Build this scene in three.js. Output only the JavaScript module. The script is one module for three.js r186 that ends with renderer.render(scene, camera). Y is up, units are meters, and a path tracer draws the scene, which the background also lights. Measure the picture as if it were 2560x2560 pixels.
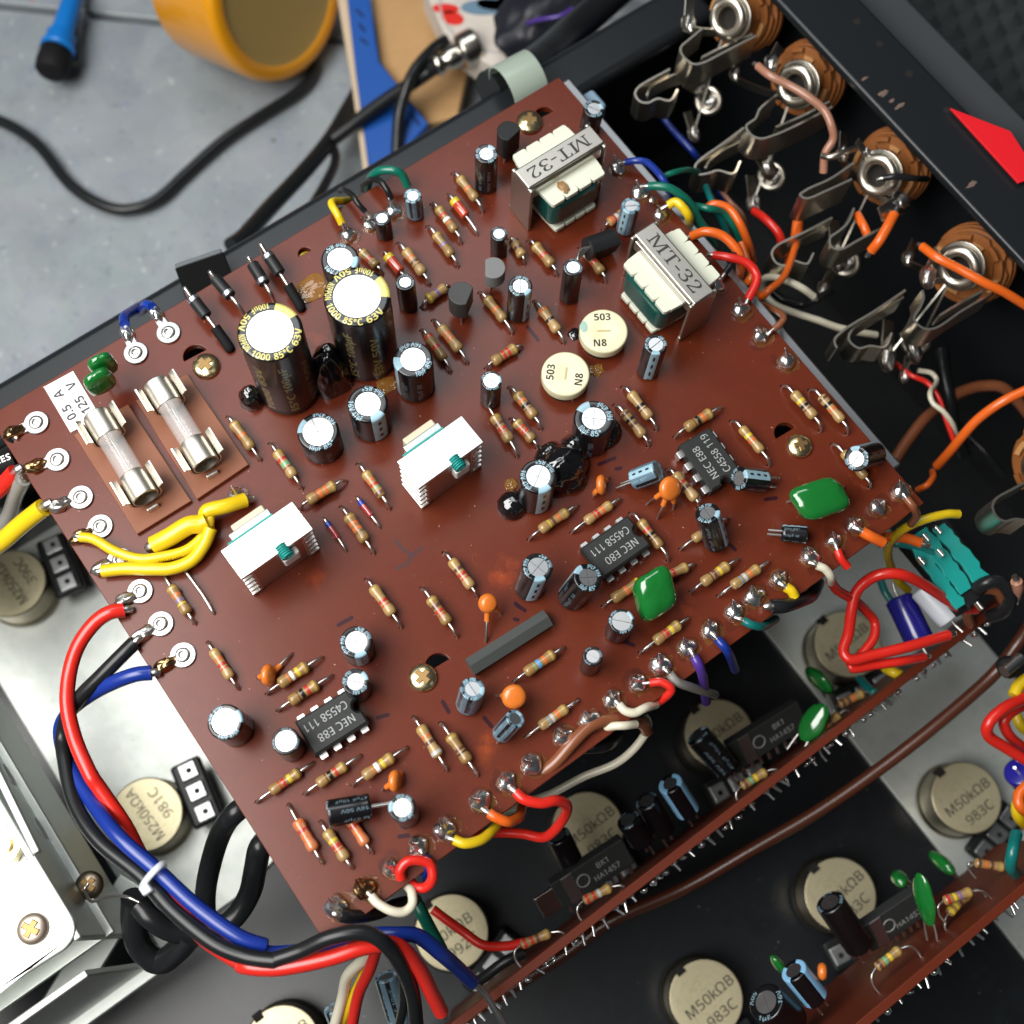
import * as THREE from 'three';
import { RoundedBoxGeometry } from 'three/addons/geometries/RoundedBoxGeometry.js';
import { mergeGeometries } from 'three/addons/utils/BufferGeometryUtils.js';
import { ImprovedNoise } from 'three/addons/math/ImprovedNoise.js';
import { RectAreaLightUniformsLib } from 'three/addons/lights/RectAreaLightUniformsLib.js';

// ---------- camera, light, exposure (lengths below are millimetres; mm turns them into metres) ----------
const mm = 0.001, scene = new THREE.Scene();
const camera = new THREE.PerspectiveCamera(44.872, 1, 0.01, 5);
camera.position.set(-41.69,204.54,64.31).multiplyScalar(mm);
camera.up.set(0.54899,0.31084,-0.77588);
camera.lookAt(new THREE.Vector3(2.9,-2.56,12.89).multiplyScalar(mm));
camera.focus = 0.212; camera.userData.fStop = 17;
const renderer = new THREE.WebGLRenderer({ antialias: true });
renderer.toneMapping = THREE.LinearToneMapping; renderer.toneMappingExposure = 1;
renderer.shadowMap.enabled = true;
RectAreaLightUniformsLib.init();
scene.background = new THREE.Color().setRGB(0.036, 0.038, 0.041);   // dim light of the room all round
const LAMPS = [
  { at: [-205, 330, -60], to: [-20, 0, 0], size: [330, 260], power: 10.5, color: [1, 0.98, 0.95], label: 'large square bench lamp above and beside the circuit board' },
  { at: [110, 640, -330], to: [0, 0, 0], size: [400, 220], power: 4.2, color: [0.92, 0.97, 1], label: 'long ceiling lamp panel behind the bench lamp' },
];

// ---------- helpers ----------
const V = (a) => new THREE.Vector3(a[0], a[1], a[2]);
const seed = (n) => { let a = n >>> 0; return () => { a = (a + 0x6d2b79f5) | 0; let t = Math.imul(a ^ (a >>> 15), 1 | a); t = (t + Math.imul(t ^ (t >>> 7), 61 | t)) ^ t; return ((t ^ (t >>> 14)) >>> 0) / 4294967296; }; };
const rnd = seed(20), rr = (a, b) => a + (b - a) * rnd();
const noise = new ImprovedNoise();
const used = {};
const numbered = (n) => { const k = (used[n] = (used[n] ?? -1) + 1); return k ? n + '_' + String(k).padStart(3, '0') : n; };
const UPV = new THREE.Vector3(0, 1, 0);
const toM = (g) => { if (!g.userData.inMetres) { g.scale(mm, mm, mm); g.userData.inMetres = true; } return g; };
function thing(name, label, category, at = [0, 0, 0], group) {
  const o = new THREE.Group(); o.name = numbered(name); scene.add(o);
  o.position.set(at[0], at[1], at[2]).multiplyScalar(mm); o.userData = { label, category };
  if (group) o.userData.group = group;
  return o;
}
function part(name, geo, mat, parent, at, quat) {
  const m = new THREE.Mesh(toM(geo), mat); m.name = name; m.castShadow = m.receiveShadow = true;
  if (at) m.position.set(at[0], at[1], at[2]).multiplyScalar(mm);
  if (quat) m.quaternion.copy(quat);
  parent.add(m); return m;
}
function solid(name, geo, mat, label, category, at, group) {       // a thing that is one mesh
  const m = part(numbered(name), geo, mat, scene, at); m.userData = { label, category }; if (group) m.userData.group = group; return m;
}
function struct(name, geo, mat, at) { const m = part(name, geo, mat, scene, at); m.userData = { kind: 'structure' }; return m; }
const col = (r, g, b) => new THREE.Color().setRGB(r, g, b);
const phys = (c, o = {}) => new THREE.MeshPhysicalMaterial({ color: Array.isArray(c) ? col(...c) : new THREE.Color(c), roughness: 0.5, ...o });
const metal = (c, rough, o = {}) => phys(c, { metalness: 1, roughness: rough, ...o });
const along = (d) => new THREE.Quaternion().setFromUnitVectors(UPV, d.clone().normalize());
const box = (w, h, d, r = 0.15) => new RoundedBoxGeometry(w, h, d, 2, Math.min(r, w / 2.01, h / 2.01, d / 2.01));
const bx = (w, h, d, x = 0, y = 0, z = 0) => new THREE.BoxGeometry(w, h, d).translate(x, y, z);
function lathe(pts, seg = 24, knee = 0, share = 0) {                                     // uv v follows the length of the outline
  const g = new THREE.LatheGeometry(pts.map((p) => new THREE.Vector2(p[0], p[1])), seg), n = pts.length, len = [0];
  for (let i = 1; i < n; i++) len.push(len[i - 1] + Math.hypot(pts[i][0] - pts[i - 1][0], pts[i][1] - pts[i - 1][1]));
  for (let i = 0; i < g.attributes.uv.count; i++) { const l = len[i % n]; g.attributes.uv.setY(i, !knee ? l / len[n - 1] : i % n <= knee ? (share * l) / len[knee] : share + ((1 - share) * (l - len[knee])) / (len[n - 1] - len[knee])); }
  return g;
}
function tube(points, r, seg = 0, rad = 8, tension = 0.5) {
  const c = new THREE.CatmullRomCurve3(points.map((p) => (p.isVector3 ? p : V(p))), false, 'catmullrom', tension);
  const body = new THREE.TubeGeometry(c, seg || Math.max(6, points.length * 6), r, rad);
  const caps = [[0, -1], [1, 1]].map(([t, s]) => { const g = new THREE.CircleGeometry(r, rad), d = c.getTangent(t).multiplyScalar(s); g.applyQuaternion(new THREE.Quaternion().setFromUnitVectors(new THREE.Vector3(0, 0, 1), d)); const p = c.getPoint(t); return g.translate(p.x, p.y, p.z); });
  return mergeGeometries([body, ...caps]);
}
function poly(pts, depth, bevel = 0, hs = []) {                     // outline in x, z; the top at y = 0, going down by depth
  const s = new THREE.Shape(pts.map((p) => new THREE.Vector2(p[0], -(p.length > 2 ? p[2] : p[1]))));
  for (const h of hs) s.holes.push(h);
  const g = new THREE.ExtrudeGeometry(s, { depth: depth - 2 * bevel, bevelEnabled: bevel > 0, bevelThickness: bevel, bevelSize: bevel, bevelOffset: -bevel, bevelSegments: 2, curveSegments: 10 });
  return g.rotateX(-Math.PI / 2).translate(0, -depth + bevel, 0);
}
function ribbon(points, height, thick = 0.35) {                     // a springy strip: a path in the horizontal plane, standing on edge, top at the points' y
  const c = new THREE.CatmullRomCurve3(points.map(V), false, 'centripetal'), N = points.length * 7, pos = [], idx = [];
  for (let i = 0; i <= N; i++) {
    const p = c.getPoint(i / N), t = c.getTangent(i / N), n = new THREE.Vector3(-t.z, 0, t.x).normalize().multiplyScalar(thick / 2);
    for (const [s, y] of [[1, 0], [-1, 0], [-1, -height], [1, -height]]) pos.push(p.x + s * n.x, p.y + y, p.z + s * n.z);
    if (i < N) for (let k = 0; k < 4; k++) { const a = i * 4 + k, b = i * 4 + ((k + 1) % 4); idx.push(a, b, b + 4, a, b + 4, a + 4); }
  }
  idx.push(0, 2, 1, 0, 3, 2); const e = N * 4; idx.push(e, e + 1, e + 2, e, e + 2, e + 3);
  const g = new THREE.BufferGeometry(); g.setAttribute('position', new THREE.Float32BufferAttribute(pos, 3)); g.setIndex(idx);
  const f = g.toNonIndexed(); f.computeVertexNormals(); f.setAttribute('uv', new THREE.Float32BufferAttribute(new Float32Array(f.attributes.position.count * 2), 2)); return f;
}
function blobGeo(rx, ry, rz, rough = 0.15, sd = 1, detail = 20, flat = true) {    // a lump resting on y = 0
  const g = new THREE.SphereGeometry(1, detail, Math.round(detail * 0.7)), p = g.attributes.position, v = new THREE.Vector3();
  for (let i = 0; i < p.count; i++) {
    v.fromBufferAttribute(p, i); const k = 1 + rough * noise.noise(v.x * 1.6 + sd * 7.3, v.y * 1.6 + sd, v.z * 1.6 - sd * 3.1) + rough * 0.4 * noise.noise(v.x * 4 + sd, v.y * 4, v.z * 4);
    p.setXYZ(i, v.x * rx * k, flat && v.y < -0.1 ? -0.1 * ry : v.y * ry * k, v.z * rz * k);
  }
  g.computeVertexNormals(); return g;
}
function canvas(w, h, draw, srgb = true) {
  const c = document.createElement('canvas'); c.width = w; c.height = h; draw(c.getContext('2d'), w, h);
  const t = new THREE.CanvasTexture(c); if (srgb) t.colorSpace = THREE.SRGBColorSpace; t.wrapS = t.wrapT = THREE.RepeatWrapping; t.anisotropy = 8; return t;
}
function print(lines, w, h, color, o = {}) {                        // lettering on a clear film lying flat, top of the letters towards -z
  const W = 256, H = Math.round((256 * h) / w);
  const map = canvas(W, H, (x) => { x.clearRect(0, 0, W, H); x.fillStyle = color; x.textAlign = o.align ?? 'center'; x.textBaseline = 'middle';
    lines.forEach((t, i) => { const size = (o.size ?? 0.8) * (H / lines.length); x.setTransform(o.stretch ?? 1, 0, 0, 1, o.align === 'left' ? 0 : (W / 2) * (1 - (o.stretch ?? 1)), 0); x.font = (o.bold ? 'bold ' : '') + size + 'px ' + (o.font ?? 'sans-serif'); x.fillText(t, o.align === 'left' ? 4 : W / 2, (H * (i + 0.5)) / lines.length, (W - 6) / (o.stretch ?? 1)); }); });
  const m = phys('#ffffff', { map, transparent: true, roughness: 0.6 });
  return [new THREE.PlaneGeometry(w, h).rotateX(-Math.PI / 2), m];
}
// ---------- materials ----------
const M = {
  lead: metal([0.66, 0.64, 0.61], 0.34), tin: metal([0.82, 0.82, 0.81], 0.3), clip: metal([0.7, 0.66, 0.58], 0.42), steel: metal([0.55, 0.53, 0.49], 0.3), nickel: metal([0.64, 0.59, 0.5], 0.33), tagMetal: metal([0.42, 0.4, 0.35], 0.3),
  zinc: metal([0.45, 0.465, 0.46], 0.4), alu: metal([0.86, 0.87, 0.88], 0.34), aluFin: metal([0.8, 0.8, 0.78], 0.42), brass: metal([0.78, 0.66, 0.38], 0.27),
  blackGloss: phys([0.006, 0.006, 0.007], { roughness: 0.12, clearcoat: 1, clearcoatRoughness: 0.06 }), blackPlastic: phys([0.014, 0.015, 0.016], { roughness: 0.4, specularIntensity: 0.55 }),
  icBlack: phys([0.02, 0.022, 0.021], { roughness: 0.58, specularIntensity: 0.6 }), blackMatt: phys([0.008, 0.008, 0.009], { roughness: 0.7, specularIntensity: 0.4 }), solder: metal([0.93, 0.93, 0.92], 0.27), residue: phys([0.3, 0.13, 0.04], { roughness: 0.08, clearcoat: 1, clearcoatRoughness: 0.03, transparent: true, opacity: 0.16 }), greyTop: phys([0.16, 0.165, 0.165], { roughness: 0.6 }),
  cream: phys([0.72, 0.68, 0.44], { roughness: 0.38, clearcoat: 0.3 }), bobbin: phys([0.62, 0.64, 0.52], { roughness: 0.34 }), windingTape: phys([0.005, 0.07, 0.06], { roughness: 0.25, clearcoat: 0.6 }),
  orange: phys([0.66, 0.17, 0.022], { roughness: 0.33, clearcoat: 0.4 }), green: phys([0.008, 0.14, 0.022], { roughness: 0.16, clearcoat: 1, clearcoatRoughness: 0.1 }),
  tan: phys([0.32, 0.2, 0.08], { roughness: 0.28, clearcoat: 0.7, clearcoatRoughness: 0.15 }), rust: phys([0.5, 0.16, 0.06], { roughness: 0.3, clearcoat: 0.6 }),
  glassRed: phys([0.45, 0.05, 0.02], { roughness: 0.06, clearcoat: 1 }), glass: phys([0.8, 0.82, 0.82], { transparent: true, opacity: 0.26, roughness: 0.06, clearcoat: 1, clearcoatRoughness: 0.03 }),
  phenolic: phys([0.21, 0.066, 0.024], { roughness: 0.55 }), wafer: phys([0.22, 0.075, 0.018], { roughness: 0.35 }), waferCut: phys([0.42, 0.2, 0.065], { roughness: 0.5 }), paper: phys([0.8, 0.8, 0.78], { roughness: 0.7 }),
  teal: phys([0.004, 0.27, 0.24], { roughness: 0.45 }), darkHole: phys([0.01, 0.008, 0.007], { roughness: 0.9 }), amber: phys([0.36, 0.17, 0.03], { roughness: 0.1, clearcoat: 1, transparent: true, opacity: 0.55 }),
  flux: metal([0.42, 0.27, 0.13], 0.25), potTop: phys([0.6, 0.55, 0.4], { metalness: 0.6, roughness: 0.42 }), potSide: metal([0.42, 0.37, 0.27], 0.36), blueCap: phys([0.016, 0.014, 0.24], { roughness: 0.24, clearcoat: 0.5 }),
  whiteCap: phys([0.55, 0.58, 0.62], { roughness: 0.35 }), pcbEdge: phys([0.1, 0.03, 0.022], { roughness: 0.6 }), chassis: phys([0.012, 0.0125, 0.0135], { roughness: 0.42 }),
};
const WIRE = Object.fromEntries(Object.entries({ red: [0.62, 0.02, 0.012], orange: [0.7, 0.12, 0.012], yellow: [0.72, 0.5, 0.01], green: [0.004, 0.13, 0.085], blue: [0.008, 0.035, 0.28], navy: [0.008, 0.03, 0.24], violet: [0.07, 0.03, 0.24], white: [0.62, 0.58, 0.45], grey: [0.25, 0.24, 0.22], brown: [0.21, 0.07, 0.03], pink: [0.36, 0.17, 0.11], umber: [0.075, 0.022, 0.011], black: [0.011, 0.012, 0.013], teal: [0.005, 0.14, 0.13] }).map(([k, v]) => [k, phys(v, { roughness: 0.3, clearcoat: k === 'black' ? 0.1 : 0.3, clearcoatRoughness: 0.25, specularIntensity: k === 'black' ? 0.6 : 0.9 })]));
const BAND = Object.fromEntries(Object.entries({ k: [0.012, 0.01, 0.01], n: [0.12, 0.05, 0.03], r: [0.44, 0.035, 0.022], o: [0.58, 0.14, 0.035], y: [0.62, 0.45, 0.03], g: [0.13, 0.36, 0.18], b: [0.1, 0.28, 0.5], v: [0.2, 0.13, 0.26], e: [0.45, 0.44, 0.42], w: [0.78, 0.77, 0.72], d: [0.4, 0.26, 0.07] }).map(([k, v]) => [k, phys(v, { roughness: 0.3, clearcoat: 0.6 })]));
const BAND_WORD = { k: 'black', n: 'brown', r: 'red', o: 'orange', y: 'yellow', g: 'green', b: 'blue', v: 'violet', e: 'grey', w: 'white', d: 'gold' };

// ---------- resistors: [one lead hole, other lead hole, colour bands, where] ----------
const RES = [
  [[32.73,0,-47.72], [32.54,0,-37.7], 'doe', 'leaning on tall capacitor by upper transformer'],
  [[25.68,0,-44.55], [25.47,0,-34.52], 'drwo', 'between two glass diodes near upper board edge'],
  [[22.27,0,-41.05], [22.12,0,-30.92], 'dvy', 'next to the orange-white banded one'],
  [[15.71,0,-41.28], [15.68,0,-30.8], 'donn', 'beside the lower yellow-striped glass diode'],
  [[8.8,0,-44.24], [9.84,0,-37.62], 'drw', 'half hidden behind the biggest capacitor'],
  [[11.87,0,-27.85], [18.48,0,-28.3], 'yvo', 'under the dark grey transistor'],
  [[22.28,0,-24.19], [22.37,0,-14.06], 'doo', 'below the flat-topped grey transistor'],
  [[12.1,0,-24.46], [12.26,0,-13.91], 'dood', 'beneath the dark grey transistor legs'],
  [[9.21,0,-23.99], [8.82,0,-14.24], 'rrd', 'above the stout capacitor beside the biggest one'],
  [[-24.99,0,-21.15], [-24.97,0,-10.9], 'drgn', 'between fuse holder and short wide capacitor'],
  [[-14.55,0,-9.13], [-14.65,0,0.95], 'dorgn', 'touching the shade of the upper heat sink'],
  [[-17.99,0,-7.6], [-27.19,0,-7.92], 'door', 'beside the lower heat sink top corner'],
  [[22.26,0,-10.94], [14.48,0,-11.13], 'drrn', 'above the small white-topped capacitor'],
  [[10.11,0,-5.22], [9.1,0,5.89], 'dnrr', 'beneath the small white-topped capacitor'],
  [[15.66,0,-5.61], [15.63,0,4.11], 'dokn', 'below the lower cream trimmer'],
  [[12.35,0,-0.57], [12.99,0,6.63], 'drrn', 'running into the black potting lump'],
  [[29.46,0,-17], [28.96,0,-7.14], 'okn', 'to one side of the upper cream trimmer'],
  [[35.96,0,-27.74], [36.17,0,-18.88], 'dre', 'behind capacitor between trimmer and upper transformer'],
  [[33.36,0,-30.15], [32.64,0,-24.32], 'nnd', 'behind a small capacitor in deep shade'],
  [[48.96,0,-21.73], [54.64,0,-21.95], 'oren', 'half hidden by capacitor between the transformers'],
  [[43.05,0,-21.12], [42.7,0,-12.67], 'wrd', 'under the transistor lying on its side'],
  [[32.4,0,5.97], [32.35,0,16.06], 'ddkn', 'below the lone capacitor in open board'],
  [[29.09,0,7.96], [29.32,0,17.64], 'nknd', 'against the capacitor with slanted pale stripe'],
  [[44.43,0,19.44], [34.14,0,19.01], 'dokn', 'above the chip nearest the transformers'],
  [[44.33,0,22.45], [44.54,0,32.9], 'dyod', 'between upper chip and brass screw'],
  [[56.19,0,22.51], [56.34,0,33.12], 'dykn', 'of a pair above the right brass screw'],
  [[59.84,0,25.94], [59.93,0,36.33], 'nkod', 'of a pair close to the jack side edge'],
  [[56.33,0,36.34], [56.54,0,46.37], 'don', 'under the tilted capacitor at jack side edge'],
  [[29.17,0,23.06], [29.42,0,31.8], 'drnd', 'behind the three-legged orange disc'],
  [[12.27,0,19.38], [1.79,0,19.39], 'dony', 'beside the round black potting dome'],
  [[19.17,0,22.64], [8.6,0,22.61], 'dorr', 'above the middle chip'],
  [[19,0,25.78], [19.12,0,36.3], 'drkn', 'between middle chip and big green capacitor'],
  [[32.38,0,36.22], [22.14,0,35.9], 'ndn', 'under the leaning capacitor with lettering'],
  [[22.39,0,39.42], [14.34,0,37.96], 'drn', 'poking out behind the big green capacitor'],
  [[14.82,0,36.73], [5.08,0,36.21], 'yoo', 'disappearing under the big green capacitor'],
  [[29.1,0,43.06], [18.84,0,42.88], 'dynn', 'above the solder posts, yellow band uppermost'],
  [[33.02,0,46.48], [22.22,0,46.22], 'doeb', 'beside the post with short yellow sleeve'],
  [[15.71,0,46.24], [5.32,0,46.19], 'dyrr', 'just below the big green capacitor'],
  [[-4.59,0,38.07], [-14.79,0,37.85], 'dobg', 'beside the long black rod'],
  [[-7.86,0,46.51], [-18.47,0,46.39], 'doeb', 'near orange disc and solder posts'],
  [[-11.48,0,12.85], [-11.33,0,22.52], 'dnrr', 'joined to the orange disc with curved leg'],
  [[-24.93,0,9.13], [-24.79,0,19.41], 'ddrr', 'alone in the middle of the board'],
  [[-18.17,0,15.8], [-18.09,0,26.17], 'dnrrd', 'between board middle and orange disc'],
  [[-21.29,0,-4.19], [-21.35,0,6.01], 'doon', 'between two tiny blue-ended diodes'],
  [[-38.39,0,16.08], [-49.05,0,15.9], 'dywo', 'beside the thin orange disc near lower chip'],
  [[-38.69,0,19.6], [-49.08,0,19.26], 'drkn', 'directly above the lower chip'],
  [[-31.63,0,33.05], [-32.08,0,43.26], 'donded', 'in open board below brass screw'],
  [[-28.59,0,36.39], [-28.57,0,46.83], 'ddnk', 'in open board nearer the solder posts'],
  [[-52.38,0,2.96], [-52.39,0,12.49], 'dorr', 'beside the last ring lug'],
  [[-52.38,0,-10.98], [-52.46,0,-1.04], 'dovy', 'below the yellow wires near ring lugs'],
  [[-28.34,0,-29.7], [-28.03,0,-19.46], 'doo', 'with swollen orange end beside the fuse holder'],
  [[-48.98,0,29.75], [-59.69,0,29.69], 'dyrr', 'nearest the lower board corner, in a row'],
  [[-42.15,0,33.22], [-52.81,0,33.09], 'drkn', 'middle of the row below lower chip'],
  [[-35.31,0,36.54], [-45.82,0,36.42], 'dywo', 'in the row, beside a thin orange disc'],
  [[-55.8,0,33.04], [-56.28,0,43.72], 'oroo', 'reddish, near the lower left board edge'],
  [[-53.09,0,38.19], [-52.91,0,47.1], 'dyrr', 'emerging from under the lying capacitor'],
  [[-49.06,0,38.58], [-49.11,0,46.98], 'rroo', 'mostly hidden by the lying capacitor'],
];
const HOLES = [
  [[54.96,0,-48.32], 2.05],
  [[-26.8,0,-43.22], 2.2],
  [[-23.46,0,28.37], 2.2],
  [[50.95,0,29.84], 2.1],
  [[0.55,0,-49.47], 1.3],
];
const POST_AT = [      // soldered posts, stained with flux all round
  [59.23,0,-30.91],
  [59.27,0,-23.91],
  [60.54,0,-21.49],
  [59.57,0,-17.77],
  [59.41,0,-0.45],
  [59.46,0,6.33],
  [59.39,0,12.4],
  [59.77,0,19.24],
  [60.24,0,50.14],
  [55.11,0,49.97],
  [49.63,0,50.06],
  [44.83,0,50.21],
  [39.45,0,49.93],
  [32.64,0,49.86],
  [27.24,0,49.95],
  [22.63,0,49.93],
  [17.21,0,50.09],
  [12.23,0,50.05],
  [6.91,0,49.89],
  [1.88,0,50.05],
  [-3.32,0,49.76],
  [-8.41,0,50.24],
  [-13.44,0,50],
  [-20.32,0,50.55],
  [-25.37,0,50.52],
  [-30.57,0,50.46],
  [-37.58,0,50.73],
  [-42.46,0,50.39],
  [-47.99,0,50.65],
  [-53.13,0,50.73],
  [-58.13,0,50.47],
  [9.07,0,-47.8],
  [13.56,0,-47.49],
  [18.79,0,-47.25],
  [-34.87,0,-16.09],
];
// ---------- circuit board ----------
{
  const hs = [];
  const ring = (x, z, r, n) => { const p = new THREE.Path(); p.absarc(x, -z, r, 0, Math.PI * 2); const q = new THREE.Path(p.getPoints(n).slice(0, n)); hs.push(q); };
  for (const [a, r] of HOLES) ring(a[0], a[2], r, 24);
  for (const [a, b] of RES) { if (Math.hypot(a[0] - b[0], a[2] - b[2]) > 4) { ring(a[0], a[2], 0.42, 7); ring(b[0], b[2], 0.42, 7); } }
  const W = 2048, H = 1770, X = (p) => ((p[0] + 62.5) / 125) * W, Y = (p) => ((p[2] + 54.02) / 108.05) * H;
  const flux = [
    [-3.84,0,20.96], [-6.4,0,21.97], [-25.16,0,44.07], [-32.16,0,4.3],  // last spot is heat sink glow on the board, painted in among the stains
    [-6.08,0,22.2], [17.04,0,44.56], [-25.72,0,45.1], [-23.43,0,42.7],
    [-1.9,0,-19.51], [-7.11,0,-33.29],
    [59.15,0,44.55], [56.38,0,44.6]];
  const ink = [
    [[-33.12,0,12.88], [-30.65,0,13.1]], [[-26.26,0,33.66], [-26.44,0,35.59]], [[-36.46,0,29.59], [-34.84,0,30.17]], [[-6.71,0,27.05], [-6.51,0,28.12]],
    [[-22.22,0,39.78], [-22.08,0,41.63]], [[-6.74,0,27.34], [-6.13,0,29.01]], [[3.86,0,42.26], [5.25,0,44.47]], [[29.72,0,40.31], [29.84,0,41.36]], [[-8.41,0,29.23], [-8.09,0,29.62]],
    [[-44.22,0,47.34], [-42.97,0,47.96]], [[-43.02,0,45.98], [-42.71,0,46.76]],
    [[19.99,0,15.25], [23.04,0,15.89]], [[25.53,0,-13.63], [25.49,0,-10.45]], [[22.01,0,17.67], [22.72,0,18]],
    [[40.04,0,37.35], [41.68,0,38.17]]];
  const pen = [[
    [-17.02,0,6.22], [-16.78,0,8.3], [-16.15,0,10.02], [-14.2,0,9.81]], [[-16.15,0,10.02], [-17.83,0,10.72], [-19.57,0,10.43]]];
  const speck = seed(5);
  const map = canvas(W, H, (x) => {
    x.fillStyle = '#5c2412'; x.fillRect(0, 0, W, H);
    for (let i = 0; i < 2600; i++) { const a = speck(); x.fillStyle = `rgba(${a > 0.5 ? '120,52,28' : '60,20,12'},${0.012 + 0.025 * speck()})`; const r = 8 + 70 * speck() * speck(); x.beginPath(); x.ellipse(speck() * W, speck() * H, r, r * (0.4 + 0.5 * speck()), speck() * 3, 0, 7); x.fill(); }
    for (let i = 0; i < 9000; i++) { const u = speck() * W, v = speck() * H, l = 4 + 16 * speck(), t = 0.3 + 0.6 * (speck() - 0.5); x.strokeStyle = `rgba(${speck() > 0.5 ? '176,96,70' : '70,22,16'},${0.05 + 0.08 * speck()})`; x.lineWidth = 0.7 + speck(); x.beginPath(); x.moveTo(u, v); x.lineTo(u + l * Math.cos(t), v + l * Math.sin(t)); x.stroke(); }
    for (const p of flux) for (let k = 0; k < 5; k++) { x.fillStyle = 'rgba(190,84,24,0.075)'; x.beginPath(); x.ellipse(X(p) + (speck() - 0.5) * 34, Y(p) + (speck() - 0.5) * 34, 12 + 26 * speck(), 6 + 14 * speck(), speck() * 3, 0, 7); x.fill(); }
    for (let i = 0; i < 60; i++) { const u = speck() * W, v = speck() * H, a = speck() * 6; x.strokeStyle = `rgba(176,110,80,${0.1 + 0.2 * speck()})`; x.lineWidth = 0.8 + speck(); x.beginPath(); x.moveTo(u, v); x.quadraticCurveTo(u + 30 * Math.cos(a), v + 30 * Math.sin(a), u + 60 * speck() * Math.cos(a + 0.5), v + 60 * speck() * Math.sin(a + 0.5)); x.stroke(); }
    for (const p of POST_AT) for (let k = 0; k < 3; k++) { x.fillStyle = 'rgba(38,14,10,0.22)'; x.beginPath(); x.ellipse(X(p) + (speck() - 0.5) * 40, Y(p) + (speck() - 0.5) * 40, 16 + 22 * speck(), 10 + 16 * speck(), speck() * 3, 0, 7); x.fill(); }
    x.lineCap = 'round';
    for (const [a, b] of ink) { x.strokeStyle = 'rgba(38,8,26,0.85)'; x.lineWidth = 11; x.beginPath(); x.moveTo(X(a), Y(a)); x.lineTo(X(b), Y(b)); x.stroke(); }
    for (const l of pen) { x.strokeStyle = 'rgba(62,44,52,0.62)'; x.lineWidth = 13; x.beginPath(); l.forEach((p, i) => (i ? x.lineTo(X(p), Y(p)) : x.moveTo(X(p), Y(p)))); x.stroke(); }
    for (let i = 0; i < 420; i++) { x.fillStyle = `rgba(235,215,200,${0.25 + 0.5 * speck()})`; const r = 0.6 + 1.3 * speck() * speck(); x.beginPath(); x.ellipse(speck() * W, speck() * H, r, r * (1 + speck()), speck() * 3, 0, 7); x.fill(); }
  });
  const bump = canvas(1024, 1024, (x) => {
    const q = seed(9); x.fillStyle = '#808080'; x.fillRect(0, 0, 1024, 1024);
    for (let i = 0; i < 16000; i++) { const g = q() > 0.5 ? 255 : 0, u = q() * 1024, v = q() * 1024, l = 3 + 9 * q(), t = 0.3 + 1.2 * (q() - 0.5); x.strokeStyle = `rgba(${g},${g},${g},0.08)`; x.lineWidth = 1 + q(); x.beginPath(); x.moveTo(u, v); x.lineTo(u + l * Math.cos(t), v + l * Math.sin(t)); x.stroke(); }
  }, false);
  for (const t of [map]) { t.repeat.set(1 / 125, 1 / 108.05); t.offset.set(0.5, 0.5); }
  bump.repeat.set(1 / 62, 1 / 62);
  const board = thing('circuit_board', 'large red-brown phenolic circuit board crowded with components', 'circuit board', [0, 0, 0]);
  const mat = phys('#ffffff', { map, roughness: 0.5, specularIntensity: 0.15, bumpMap: bump, bumpScale: 0.00004, clearcoat: 0.5, clearcoatRoughness: 0.24 });
  part('board_panel', poly([[-62.5, -54], [62.5, -54], [62.5, 54], [-62.5, 54]], 1.6, 0.12, hs), mat, board);
}
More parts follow.
